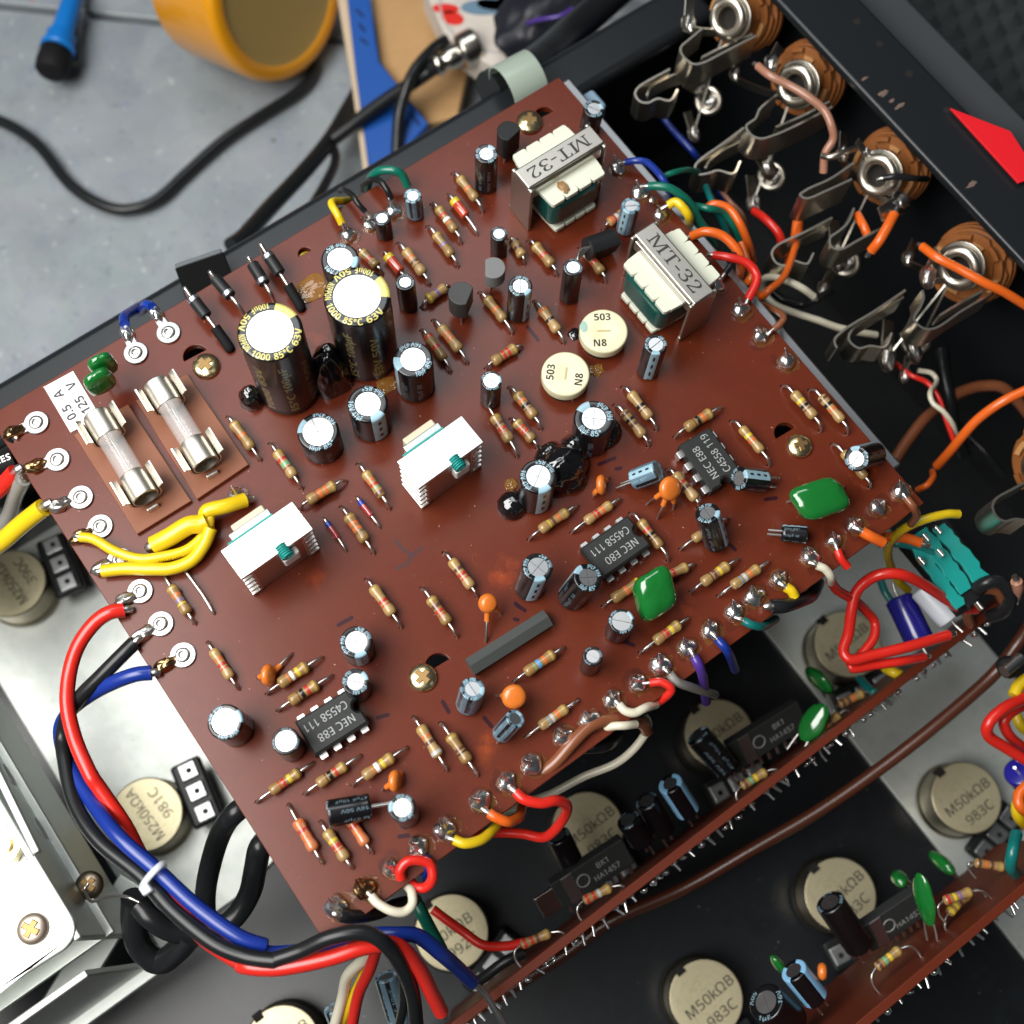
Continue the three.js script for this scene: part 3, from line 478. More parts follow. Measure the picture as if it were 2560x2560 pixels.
// ---------- transistors ----------
const dShape = (r) => { const s = new THREE.Shape(); s.absarc(0, 0, r, -0.75, Math.PI + 0.75, false); s.closePath(); return s; };
function transistor(base, h, r, yaw, label, mat = M.blackPlastic, lift = 2.5) {
  const o = thing('transistor', label, 'transistor', base, 'small signal transistors'); o.rotation.y = yaw;
  part('body', new THREE.ExtrudeGeometry(dShape(r), { depth: h - lift - 0.3, bevelEnabled: true, bevelThickness: 0.15, bevelSize: 0.15, bevelOffset: -0.15, bevelSegments: 2, curveSegments: 20 }).rotateX(-Math.PI / 2), mat, o, [0, lift + 0.15, 0]);
  for (const i of [-1, 0, 1]) part('lead', tube([[i * 0.9, lift + 0.5, 0], [i * 1.1, lift * 0.6, 0.3], [i * 1.5, 0, 0.6], [i * 1.5, -1.4, 0.6]], 0.25, 10, 6), M.lead, o);
}
transistor([24.94,0,-23.79], 7.5, 2.15, -2.2, 'grey flat-topped transistor on long thin legs', M.greyTop, 4);
transistor([17,0,-22.47], 8.5, 2.3, 0.6, 'dark grey half-round transistor over yellow-violet resistor', phys([0.045, 0.047, 0.046], { roughness: 0.55 }), 3.2);
transistor([43.67,0,-45.21], 8, 2.15, 0.2, 'round black transistor beside the upper brass screw', M.blackPlastic, 2);
{
  const a = [42.43,4,-18.4], b = [47.91,3.2,-17.54], c = V(a).lerp(V(b), 0.5), o = thing('transistor', 'black transistor lying on its side between the transformers', 'transistor', c.toArray(), 'small signal transistors');
  const d = V(b).sub(V(a)); o.quaternion.copy(along(d)); const h = d.length();
  part('body', new THREE.ExtrudeGeometry(dShape(2.3), { depth: h, bevelEnabled: true, bevelThickness: 0.15, bevelSize: 0.15, bevelOffset: -0.15, bevelSegments: 2, curveSegments: 20 }).rotateX(-Math.PI / 2).translate(0, -h / 2, 0), M.blackPlastic, o);
  for (const i of [-1, 0, 1]) part('lead', tube([[i, -h / 2, 0], [i, -h / 2 - 1.5, 0.2 * i], [i * 1.3, -h / 2 - 3.2, 1.2], [i * 1.4, -h / 2 - 3.6, 3.2]], 0.28, 10, 6), M.lead, o);
}

// ---------- transformers ----------
function transformer(top, from, to, label) {                        // top: middle of the clip; from -> to: reading direction
  const c = V(top), d = V(to).sub(V(from)).setY(0).normalize(), H = c.y, o = thing('signal_transformer', label, 'transformer', [c.x, 0, c.z], 'small signal transformers'); o.rotation.y = Math.atan2(-d.z, d.x);
  const frame = metal([0.5, 0.47, 0.42], 0.38);
  part('clip_top', box(17, 0.7, 4.5, 0.3), frame, o, [0, H - 0.35, 0]);
  for (const s of [-1, 1]) { part('clip_side', box(0.7, H - 0.4, 6, 0.25), frame, o, [s * 8.2, H / 2 - 0.2, 0]); part('clip_foot', bx(0.6, 2.4, 1.4, 0, 0, 0), frame, o, [s * 8.2, 0.1, 2.4 * s]); }
  part('core', box(15.4, 2.6, 5.2, 0.2), M.steel, o, [0, H - 2.2, 0]);
  const fl = (n) => { const s = new THREE.Shape(), w = 6, e = 6.2, N = 4; s.moveTo(-w, -e + 1);                      // scalloped flange: lobes on the two long sides
    for (let i = 0; i < N; i++) { const x0 = -w + (2 * w * i) / N, x1 = -w + (2 * w * (i + 1)) / N; s.lineTo(x0 + 0.12, -e + 0.7); s.quadraticCurveTo(x0 + 0.14, -e - 0.02, x0 + 0.5, -e - 0.05); s.lineTo(x1 - 0.5, -e - 0.05); s.quadraticCurveTo(x1 - 0.14, -e - 0.02, x1 - 0.14, -e + 1.2); s.lineTo(x1, -e + 1.3); }
    s.lineTo(w + 0.4, 0); for (let i = N - 1; i >= 0; i--) { const x0 = -w + (2 * w * i) / N, x1 = -w + (2 * w * (i + 1)) / N; s.lineTo(x1 - 0.12, e - 0.7); s.quadraticCurveTo(x1 - 0.14, e + 0.02, x1 - 0.5, e + 0.05); s.lineTo(x0 + 0.5, e + 0.05); s.quadraticCurveTo(x0 + 0.14, e + 0.02, x0 + 0.14, e - 1.2); s.lineTo(x0, e - 1.3); } s.lineTo(-w - 0.4, 0); s.closePath();
    return new THREE.ExtrudeGeometry(s, { depth: 0.75, bevelEnabled: true, bevelThickness: 0.12, bevelSize: 0.12, bevelSegments: 2, curveSegments: 5 }).rotateX(-Math.PI / 2); };
  part('bobbin_flange', fl(), M.bobbin, o, [0, H - 3.4, 0]); const lower = part('bobbin_flange', fl(), M.bobbin, o, [0, 0.9, 0]); lower.scale.set(0.8, 1, 1.02);
  part('winding', box(11.6, H - 5.2, 13, 2), M.windingTape, o, [0, (H - 5.4) / 2 + 2, 0]);
  for (const s of [-1, 1]) for (const k of [-1, 0, 1]) part('pin', new THREE.CylinderGeometry(0.3, 0.3, 3, 6), M.lead, o, [k * 3.6, -0.2, s * 5.6]);
  const [g, m] = print(['MT-32'], 14, 3.9, '#33322f', { size: 0.84, font: 'serif', stretch: 1.4 }); part('lettering', g, m, o, [0.2, H + 0.04, 0]);
}
transformer([45.7,13.5,-32.57], [53.85,13.5,-32.58], [37.68,13.5,-32.59], 'upper transformer with cream bobbin, lettering upside down');
transformer([49.34,13.5,-3.9], [49.58,13.5,-12.49], [49.72,13.5,3.76], 'lower transformer with white bobbin beside the wire bundle');
{ // burnt solder spot on the upper bobbin is a stuck drop of resin
  solid('resin_drop', blobGeo(0.9, 0.35, 1.3, 0.4, 3, 14), M.amber, 'brown resin drop on the cream bobbin of upper transformer', 'resin', [43.47,11.2,-28.21]);
}
// ---------- trimmers ----------
function trimmer(top, h, r, yaw, label, stain) {
  const o = thing('trimmer', label, 'trimmer', [top[0], 0, top[2]], 'cream trimmers'); o.rotation.y = yaw;
  part('base', new THREE.CylinderGeometry(r * 0.8, r * 0.85, h - 2.1, 24), M.blackPlastic, o, [0, (h - 2.1) / 2 + 0.1, 0]);
  part('dial', lathe([[0, h - 2.2], [r * 0.97, h - 2.2], [r, h - 2.0], [r, h - 0.35], [r * 0.96, h - 0.06], [r * 0.9, h], [1.5, h], [1.45, h - 0.12], [0, h - 0.12]], 48), M.cream, o);
  if (stain) part('lacquer_stain', blobGeo(0.7, 0.05, 1.1, 0.3, 5, 14), phys([0.32, 0.5, 0.42], { roughness: 0.5 }), o, [-r * 0.82, h + 0.005, -0.9]);
  part('adjusting_slot', box(2.4, 0.1, 0.36, 0.04), phys([0.5, 0.42, 0.22], { roughness: 0.6 }), o, [0, h - 0.07, 0]);
  let [g, m] = print(['503'], 4.4, 2, '#1a1a18', { size: 0.95, bold: true }); part('lettering', g, m, o, [-0.1, h + 0.03, -2.7]);
  [g, m] = print(['N8'], 3, 2, '#1a1a18', { size: 0.95, bold: true }); part('lettering', g, m, o, [-0.9, h + 0.03, 2.4]);
  for (const a of [0.5, 2.6, 4.4]) part('leg', bx(0.8, 2.6, 0.3, 0, 0, 0), M.tin, o, [Math.cos(a) * r * 0.8, 0.5, Math.sin(a) * r * 0.8]);
}
const imgYaw = Math.atan2(0.5851, 0.8104);                          // board x axis against the lettering
trimmer([34.89,4.2,-3.63], 4.2, 4.36, -imgYaw + 0.05, 'cream round trimmer with lettering upright, nearer lower transformer', true);
trimmer([24.31,4.2,-0.85], 4.2, 4.3, -imgYaw + 1.45, 'cream round trimmer with lettering turned sideways');
{ solid('ink_drop', blobGeo(1.2, 0.5, 1.2, 0.4, 8, 14), M.blackGloss, 'small black glue drop touching the upright-lettered trimmer', 'glue', [31.6,0,-7.59]); }
// ---------- screws ----------
function screw(at, r, label, turn = 0.3, mat = M.brass) {
  const o = thing('screw', label, 'screw', at, 'cross-head screws'); o.rotation.y = turn;
  const pts = [], cross = new THREE.Shape(), a = r * 0.16, b = r * 0.52; [[a, b], [a, a], [b, a], [b, -a], [a, -a], [a, -b], [-a, -b], [-a, -a], [-b, -a], [-b, a], [-a, a], [-a, b]].forEach((p, i) => (i ? cross.lineTo(...p) : cross.moveTo(...p)));
  for (let i = 0; i <= 10; i++) { const t = (i / 10) * Math.PI / 2; pts.push([r * Math.cos(t) * (i === 10 ? 0 : 1), 0.35 + r * 0.42 * Math.sin(t)]); }
  part('head', lathe([[0, 0], [r * 0.96, 0], [r, 0.15], ...pts], 36), mat, o);
  part('cross_recess', new THREE.ExtrudeGeometry(cross, { depth: 0.12, bevelEnabled: true, bevelSize: 0.1, bevelThickness: 0.06, bevelSegments: 1 }).rotateX(-Math.PI / 2), metal([0.3, 0.19, 0.08], 0.5), o, [0, 0.35 + r * 0.385, 0]);
  part('shank', new THREE.CylinderGeometry(r * 0.45, r * 0.45, 5, 12), mat, o, [0, -2.4, 0]);
}
screw([51.44,0,-48.75], 2.58, 'brass screw at the upper board corner by transformer', 0.9);
screw([-26.33,0,-40.28], 2.49, 'brass screw beside the fuse holders', 0.2);
screw([-26.69,0,28.47], 2.41, 'brass screw in the lower middle of the board', 0.25);
screw([51.26,0,33.11], 2.27, 'brass screw near the jack side edge of the board', 1.2);
// ---------- heat sinks ----------
function heatSink(c4, label, tname) {                               // four corners of the top plate: back, right, front, left
  const [a, b, c, d] = c4.map(V), m = a.clone().add(b).add(c).add(d).multiplyScalar(0.25), u = b.clone().sub(a).add(c.clone().sub(d)).multiplyScalar(0.5), w = d.clone().sub(a).add(c.clone().sub(b)).multiplyScalar(0.5), Lx = u.length(), Wz = w.length(), H = m.y;
  const o = thing('heat_sink', label, 'heat sink', [m.x, 0, m.z], 'aluminium heat sinks'); o.rotation.y = Math.atan2(-u.z, u.x);
  part('fin', box(Lx, 0.8, Wz, 0.12), M.aluFin, o, [0, H - 0.4, 0]);
  const n = 5; for (let i = 1; i <= n; i++) for (const s of [-1, 1]) part('fin', box(Lx * 0.13, 0.65, Wz * 0.96, 0.1), M.aluFin, o, [s * Lx * 0.425, H - 0.4 - i * ((H - 1.2) / n), 0]);
  for (const s of [-1, 1]) part('fin_root', box(0.8, H - 0.6, Wz * 0.9, 0.1), M.aluFin, o, [s * Lx * 0.36, H / 2 - 0.2, 0]);
  part('back_plate', box(Lx * 0.74, H - 1, 0.9, 0.1), metal([0.62, 0.58, 0.54], 0.4), o, [0, H / 2 - 0.4, Wz * 0.36]);  // warm tint paints in the brown board reflected in the aluminium
  part('tab', box(Lx * 0.55, 0.8, 1.6, 0.2), M.zinc, o, [-Lx * 0.05, H - 0.9, -Wz / 2 - 0.9]);
  part('transistor_body', box(6.2, H * 0.7, 2.6, 0.3), phys([0.55, 0.5, 0.36], { roughness: 0.5 }), o, [-Lx * 0.02, H * 0.5, -Wz / 2 - 2]);
  part('insulator', box(Lx * 0.62, H * 0.6, 0.4, 0.1), M.teal, o, [-Lx * 0.08, H * 0.66, -Wz / 2 - 0.35]);
  part('nut', box(3.1, 3, 1.6, 0.4), phys([0.78, 0.8, 0.76], { roughness: 0.4 }), o, [Lx * 0.12, H - 3.4, Wz * 0.5 + 0.4]);
  const rod = []; for (let i = 0; i < 6; i++) rod.push(new THREE.TorusGeometry(0.95, 0.17, 6, 16).translate(0, 0, i * 0.4));
  part('lacquered_thread', mergeGeometries(rod), M.teal, o, [Lx * 0.08, H - 0.5, Wz * 0.5 - 0.9]);
}
heatSink([[-10.62,12,-1.71], [2.79,12,-2.06], [3.12,12,3.74], [-10.4,12,4.5]].map((p) => p), 'upper bright aluminium heat sink with teal-painted screw');
heatSink([[-42.36,12,-5.22], [-28.57,12,-5.69], [-28.09,12,0.26], [-42.1,12,0.72]], 'lower bright aluminium heat sink beside the yellow wires');
// ---------- fuses ----------
function fuse(c1, c2, plate, lf, lh) {
  const a = V(c1), b = V(c2), c = a.clone().lerp(b, 0.5), d = b.clone().sub(a).setY(0).normalize(), yaw = Math.atan2(-d.z, d.x), half = a.distanceTo(b) / 2, r = 2.45;
  const h = thing('fuse_holder', lh, 'fuse holder', [c.x, 0, c.z], 'fuse holders'); const rel = plate.map((p) => [p[0] - c.x, p[2] - c.z]);
  part('base_plate', poly(rel, 0.9, 0.15), M.phenolic, h, [0, 0.95, 0]);
  for (const s of [-1, 1]) for (const k of [-1, 1]) {
    const arc = []; for (let i = 0; i <= 8; i++) { const t = -0.35 + (i / 8) * 1.7; arc.push([0, c.y - (r + 0.25) * Math.cos(t), k * (r + 0.25) * Math.sin(t)]); } arc.push([0, c.y + 1.1, k * (r + 0.2)], [0, c.y + 1.9, k * (r + 1)]);
    const g = new THREE.BufferGeometry(), pos = [], idx = []; arc.forEach((p) => pos.push(p[0] - 2.4, p[1], p[2], p[0] + 2.4, p[1], p[2])); arc.forEach((p) => pos.push(p[0] - 2.4, p[1] - 0.05, p[2] + k * 0.3, p[0] + 2.4, p[1] - 0.05, p[2] + k * 0.3));
    const N = arc.length; for (let i = 0; i < N - 1; i++) for (const o2 of [0, 2 * N]) { const q = o2 + i * 2; idx.push(q, q + 1, q + 3, q, q + 3, q + 2); } for (let i = 0; i < N - 1; i++) for (const e of [0, 1]) { const q = i * 2 + e; idx.push(q, q + 2, q + 2 + 2 * N, q, q + 2 + 2 * N, q + 2 * N); } const e = (N - 1) * 2; idx.push(e, e + 1, e + 1 + 2 * N, e, e + 1 + 2 * N, e + 2 * N);
    g.setAttribute('position', new THREE.Float32BufferAttribute(pos, 3)); g.setIndex(idx); const f = g.toNonIndexed(); f.computeVertexNormals(); f.setAttribute('uv', new THREE.Float32BufferAttribute(new Float32Array(f.attributes.position.count * 2), 2));
    const m = part('spring_clip', f, M.clip, h, [s * half * d.x, 0, s * half * d.z]); m.rotation.y = yaw;
  }
  for (const s of [-1, 1]) { const m = part('clip_tab', box(0.6, 1.4, 2.2, 0.2), M.tin, h, [s * (half + 3.3) * d.x, 1.4, s * (half + 3.3) * d.z]); m.rotation.y = yaw; }
  const o = thing('glass_fuse', lf, 'fuse', c.toArray(), 'glass tube fuses'); o.rotation.y = yaw;
  const turn = (g) => g.rotateZ(Math.PI / 2);
  part('glass_tube', turn(new THREE.CylinderGeometry(2.15, 2.15, half * 2 + 1, 28, 1, true)), M.glass, o);
  for (const s of [-1, 1]) part('end_cap', turn(lathe([[0, -2.6 * 1], [2.1, -2.6], [2.35, -2.4], [2.4, -1], [2.4, 2.3], [2.3, 2.5], [2.1, 2.5]], 32)).rotateY(s > 0 ? Math.PI : 0), M.clip, o, [s * half, 0, 0]);
  part('fuse_wire', turn(new THREE.CylinderGeometry(0.12, 0.12, half * 2, 6)), M.lead, o);
}
fuse([-46.99,4.6,-38.53], [-47.53,4.6,-25.51], [[-51.98,0,-41.99], [-41.37,0,-41.58], [-41.69,0,-19.78], [-52.31,0,-19.93]], 'glass fuse nearer the white label', 'brown fuse holder nearer the white label');
fuse([-35.54,4.6,-37.76], [-36.12,4.6,-24.84], [[-39.94,0,-41.42], [-29.84,0,-40.67], [-30.14,0,-19.79], [-40.74,0,-19.44]], 'glass fuse nearer the brass screw', 'brown fuse holder nearer the brass screw');
{ // paper label
  const p = [[-51.86,0,-53.21], [-46.09,0,-53.11], [-46.49,0,-42.98], [-52.32,0,-42.9]].map(V), c = p.reduce((s, v) => s.add(v.clone().multiplyScalar(0.25)), new THREE.Vector3());
  const o = thing('paper_label', 'white paper label with fuse rating beside green capacitors', 'label', [c.x, 0, c.z]); const d = p[0].clone().sub(p[3]).normalize(); o.rotation.y = Math.atan2(-d.z, d.x);
  const Lx = p[0].distanceTo(p[3]), W = p[0].distanceTo(p[1]); part('sheet', box(Lx, 0.16, W, 0.05), M.paper, o, [0, 0.1, 0]);
  const [g, m] = print(['0.5   A', '125   V'], Lx * 0.92, W * 0.92, '#2a2a32', { size: 0.86, bold: true }); part('lettering', g, m, o, [0, 0.2, 0]);
}
// ---------- long black rod, potting lumps, clear glue ----------
{
  const a = V([-19.51,1.6,31.85]), b = V([-4.11,1.6,32.59]), d = b.clone().sub(a), c = a.clone().lerp(b, 0.5);
  const g = new THREE.CylinderGeometry(1.75, 1.75, d.length(), 6); g.rotateY(Math.PI / 6); const gf = g.toNonIndexed(); gf.computeVertexNormals(); const m = solid('shielding_rod', gf, phys([0.05, 0.055, 0.052], { roughness: 0.5 }), 'long dark grey six-sided rod lying on the board', 'rod', c.toArray()); m.quaternion.copy(along(d));
}
const pot = (name, label, at, rx, ry, rz, s, mat = M.blackGloss, rough = 0.28) => solid(name, blobGeo(rx, ry, rz, rough, s, 60), mat, label, 'glue', at, undefined);
{ const c = V([14.07,0,12.07]), lobe = (a, rx, ry, rz, sd) => { const p = V(a).sub(c); return blobGeo(rx, ry, rz, 0.1, sd, 44).translate(p.x, 0, p.z); };
  solid('potting_lump', mergeGeometries([lobe([13.91,0,12.28], 4.9, 5.4, 4.2, 4), lobe([18.07,0,10.55], 3.4, 4.6, 2.7, 5), lobe([13.69,0,9.14], 3, 3.6, 2.5, 9), lobe([14.45,0,14.98], 2.7, 3, 2.3, 7), lobe([24.48,0,11.02], 3.2, 2.2, 3, 8)]), M.blackGloss, 'irregular glossy black potting lump around two wide capacitors', 'glue', [c.x, 0, c.z]); }
pot('potting_lump', 'round glossy black potting dome beside a striped capacitor', [3.03,0,12.64], 2.7, 2.9, 2.7, 2, M.blackGloss, 0.06);
pot('potting_lump', 'tall glossy black lump between the two biggest capacitors', [-9.53,0,-25.55], 4.07, 11, 3.82, 6, M.blackGloss, 0.12);
pot('potting_lump', 'small black lump at the foot of biggest left capacitor', [-23.1,0,-30.11], 2.25, 4.2, 2.25, 7, M.blackGloss, 0.12);
pot('clear_glue', 'flat patch of clear amber glue behind the biggest capacitors', [-2.43,0,-42.9], 3.19, 0.6, 2.53, 9, M.amber);
pot('clear_glue', 'amber glue smear at the foot of stout capacitor', [-2,0,-18.89], 1.82, 0.4, 1.56, 10, M.amber);
pot('clear_glue', 'small amber glue drop beside the round potting dome', [5.15,0,9.4], 1.14, 0.9, 1.14, 11, M.amber);
pot('clear_glue', 'yellowish glue wisp beside the sideways-lettered trimmer', [30.51,0,0.46], 1.44, 0.3, 1.18, 12, M.amber, 0.6);

// ---------- solder posts, ring lugs, wires ----------
const solderG = [1, 2, 3, 4].map((s) => { const g = lathe([[1.25, 0], [1.38, 0.4], [1.4, 0.8], [1.28, 1.2], [1.0, 1.6], [0.66, 1.85], [0.4, 2.05], [0.3, 2.5], [0.24, 3.1], [0.15, 3.7], [0, 3.8]], 26), p = g.attributes.position; for (let i = 0; i < p.count; i++) { const x = p.getX(i), y = p.getY(i), z = p.getZ(i), k = 1 + 0.36 * noise.noise(x * 0.7 + s * 5, y * 0.6, z * 0.7 + s); p.setXYZ(i, x * k - 0.03 * y * y, y, z * k - 0.09 * y * y); } g.computeVertexNormals(); return g; });
const POSTS = [];
function post(at, label, k = 1, mat = M.solder) { const i = POSTS.length; POSTS.push(at); const t = thing('solder_joint', label, 'solder joint', [at[0], 0.02, at[2]], 'solder joints along the board edges'); part('flux_residue', blobGeo(1.75 * k, 0.12, 1.6 * k, 0.5, i + 3, 22), M.residue, t, [0.3, 0, 0.3]); const m = part('solder', solderG[i % 4], mat, t); m.scale.set(k * rr(0.9, 1.1), k * rr(0.72, 0.9), k * rr(0.9, 1.1)); m.rotation.y = rr(-0.5, 0.5); return at; }
const lettered = (color, len) => { const base = WIRE[color].color.getStyle(), map = canvas(512, 64, (x) => { x.fillStyle = base; x.fillRect(0, 0, 512, 64); x.fillStyle = 'rgba(50,34,6,0.6)'; x.font = 'bold 15px sans-serif'; for (let i = 0; i < 2; i++) for (const y of [20, 52]) x.fillText('E 4 1 7 - 8 B   A W M', 8 + i * 256 + y, y); }); map.repeat.set(Math.max(1, Math.round(len / 16)), 1); return phys('#ffffff', { map, roughness: 0.3, clearcoat: 0.3, clearcoatRoughness: 0.25 }); };
function wire(points, r, color, label, o = {}) {
  r *= o.k ?? 0.72;
  const c = V(points[0]), t = thing(o.name ?? 'hookup_wire', label, o.category ?? 'wire', points[0], o.group ?? 'insulated hookup wires');
  const n = points.length, loc = points.map((p, i) => { const v = V(p).sub(c); if (i && i < n - 1 && r > 0.4) v.add(new THREE.Vector3(rr(-0.22, 0.22), rr(-0.15, 0.15), rr(-0.22, 0.22))); return v; });
  const len = loc.reduce((s, p, i) => s + (i ? p.distanceTo(loc[i - 1]) : 0), 0);
  part('insulation', tube(loc, r, n * 9, 10), o.mat ?? (/^\w+ lettered/.test(label) ? lettered(color, len) : WIRE[color]), t);
  const bare = (p, q, len) => { const d = p.clone().sub(q).normalize(); part('bare_end', tube([p.clone().addScaledVector(d, -0.3), p.clone().addScaledVector(d, len * 0.5), p.clone().addScaledVector(d, len).add(new THREE.Vector3(0, -len * 0.25, 0))], r * 0.55, 6, 7), M.lead, t); };
  if (o.a !== false) bare(loc[0], loc[1], o.a ?? 1.2); if (o.b) bare(loc[n - 1], loc[n - 2], o.b === true ? 1.2 : o.b);
  return t;
}
post([59.23,0,-30.91], 'solder joint of the blue wire beside upper transformer', 1.05);
post([59.27,0,-23.91], 'solder joint of the green wire between the transformers', 1.1);
post([60.54,0,-21.49], 'small empty solder dot beside the green wire joint', 0.45);
post([59.57,0,-17.77], 'solder joint of the yellow wire above lower transformer', 0.95);
post([59.41,0,-0.45], 'solder joint at the corner of lower transformer', 0.95);
post([59.46,0,6.33], 'solder joint of the red wire by the jack side', 1.15);
post([59.39,0,12.4], 'solder joint of the short brown wire', 1.1);
post([59.77,0,19.24], 'solder joint with a bare stub at jack side edge', 1.15);
post([60.24,0,50.14], 'solder joint nearest the jack side board corner', 1.1);
post([55.11,0,49.97], 'solder joint between the corner and orange sleeve', 1.1);
post([49.63,0,50.06], 'solder joint with an orange sleeved wire', 1.1);
post([44.83,0,50.21], 'solder joint with a short red sleeve', 1.0);
post([39.45,0,49.93], 'solder joint with a white wire near the silver plate', 1.1);
post([32.64,0,49.86], 'solder joint with a short yellow sleeve', 1.1);
post([27.24,0,49.95], 'solder joint with a thick black wire', 1.2);
post([22.63,0,49.93], 'solder joint with a teal wire', 1.1);
post([17.21,0,50.09], 'solder joint with a short blue wire', 1.15);
post([12.23,0,50.05], 'solder joint with a violet wire', 1.15);
post([6.91,0,49.89], 'solder joint with a grey wire', 1.15);
post([1.88,0,50.05], 'solder joint with a small red loop', 1.05);
post([-3.32,0,49.76], 'solder joint with a curved white wire', 1.1);
post([-8.41,0,50.24], 'bare solder joint nearer the curved white wire', 1.15);
post([-13.44,0,50], 'bare solder joint in the middle of lower edge', 1.2);
post([-20.32,0,50.55], 'bare solder joint beside the brown wire', 1.2);
post([-25.37,0,50.52], 'solder joint of the thick red loop', 1.15);
post([-30.57,0,50.46], 'solder joint of the orange loop', 1.15);
post([-37.58,0,50.73], 'solder joint of the yellow tail', 1.2);
post([-42.46,0,50.39], 'solder joint of the thin blue wire', 1.15);
post([-47.99,0,50.65], 'solder joint beside the curled red wire', 0.95);
post([-53.13,0,50.73], 'resin-brown solder joint of the white wire', 1.2, M.flux);
post([-58.13,0,50.47], 'solder joint nearest the lower board corner', 1.25);
post([9.07,0,-47.8], 'solder joint of the short yellow wire at upper edge', 1.0);
post([13.56,0,-47.49], 'pale solder joint beside a small upper capacitor', 1.0);
post([18.79,0,-47.25], 'grey solder joint between two small upper capacitors', 1.0);
post([-34.87,0,-16.09], 'solder joint at the end of the yellow wire', 1.0);
// ring lugs
function lug(ringAt, tail, solder, label, mat = M.flux) {
  const a = V(ringAt), b = V(tail), o = thing('ring_lug', label, 'terminal', ringAt, 'riveted ring lugs'), d = b.clone().sub(a).setY(0), L = d.length(); o.rotation.y = Math.atan2(-d.z, d.x);
  const s = new THREE.Shape(); s.absarc(0, 0, 2.05, 0.45, Math.PI * 2 - 0.45, false); s.lineTo(L, -0.75); s.lineTo(L, 0.75); s.closePath(); const h = new THREE.Path(); h.absarc(0, 0, 0.95, 0, 7); s.holes.push(h);
  part('lug_plate', new THREE.ExtrudeGeometry(s, { depth: 0.3, bevelEnabled: true, bevelSize: 0.08, bevelThickness: 0.08, bevelSegments: 1, curveSegments: 18 }).rotateX(-Math.PI / 2), M.zinc, o, [0, 0.12, 0]);
  part('rivet', lathe([[0.5, 0.2], [0.55, 0.75], [0.75, 0.9], [1.2, 0.72], [1.3, 0.45]], 24), M.lead, o);
  part('rivet_bore', new THREE.CylinderGeometry(0.5, 0.5, 0.2, 14), M.darkHole, o, [0, 0.35, 0]);
  if (solder) part('solder', blobGeo(2, 1.25, 1.15, 0.35, Math.round(ringAt[2] * 7), 18), mat, o, [L * 0.8, 0.35, 0]);
  return o;
}
lug([-56.21,0,-47.98], [-61.08,0,-48.73], 1, 'ring lug furthest along the left edge, brown solder');
lug([-56.65,0,-39.81], [-61.14,0,-41.17], 1, 'ring lug soldered to the red wire end');
lug([-56.83,0,-31.46], [-61.31,0,-32.53], 1, 'ring lug of the short yellow wire', M.lead);
lug([-56.74,0,-24.97], [-61.2,0,-25.28], 1, 'ring lug where the lettered yellow wire ends', M.flux);
lug([-57.05,0,-17.88], [-60.86,0,-18.56], 1, 'ring lug half covered by yellow wires', M.lead);
lug([-57.04,0,-11.19], [-60.63,0,-11.27], 1, 'ring lug of the thick red wire', M.lead);
lug([-57.13,0,-4.36], [-61.24,0,-4.56], 1, 'ring lug of the thick black wire', M.lead);
lug([-56.87,0,2.31], [-60.95,0,1.94], 1, 'ring lug of the thick blue wire, resin stained', M.flux);
lug([-35.24,0,-49.66], [-34.42,0,-54.87], 1, 'ring lug with blue wire above green capacitors', M.tin);
lug([-28.41,0,-49.78], [-28.26,0,-55.36], 1, 'ring lug with blue wire next to rectifier diodes', M.tin);
wire([[-33.99,1.5,-55.07], [-33.41,0,-57.36], [-31.71,-4,-59.75], [-29.51,-9,-62.84]], 1.3, 'navy', 'blue wire bent over the upper edge, nearer green capacitors', { a: false });
wire([[-28.2,1.5,-55.25], [-28.58,0,-57.37], [-29.61,-5,-59.64], [-30.36,-9,-61.94]], 1.2, 'blue', 'blue wire bent over the upper edge, nearer diodes', { a: false });
// yellow wires by the fuse holders
wire([[-34.2,2,-14.15], [-37.27,3.4,-14.78], [-40.14,3.6,-15.62], [-41.31,2.6,-15.26], [-42.09,1.8,-13.59]], 1.45, 'yellow', 'yellow wire hooked over beside the lower heat sink', { k: 0.9 });
wire([[-60.3,1.4,-24.8], [-58.74,1.8,-23.14], [-56.66,2,-18.93], [-54.12,2,-15.63], [-50.66,2,-13.43], [-46.9,2,-12.17], [-42.78,2.2,-12.78], [-40.7,3,-14.47], [-40.76,3.4,-15.62]], 1.0, 'yellow', 'yellow lettered wire curving past the ring lugs', { k: 0.9 });
wire([[-60.34,1.4,-17.46], [-57.2,1.8,-15.72], [-53.41,1.8,-12.66], [-50.33,1.8,-10.78], [-46.9,2,-10.3], [-44.05,2.4,-11.09], [-41.54,3.4,-12.71]], 1.25, 'yellow', 'plain yellow wire curving below the lettered one', { k: 0.9 });
wire([[-50.96,1.4,-16.42], [-47.81,2.4,-15.64], [-44.55,3,-15.15], [-42.56,3.2,-14.61], [-41.37,3.2,-14.23]], 1.75, 'yellow', 'short thick yellow wire near the fuse holder', { k: 0.95 });
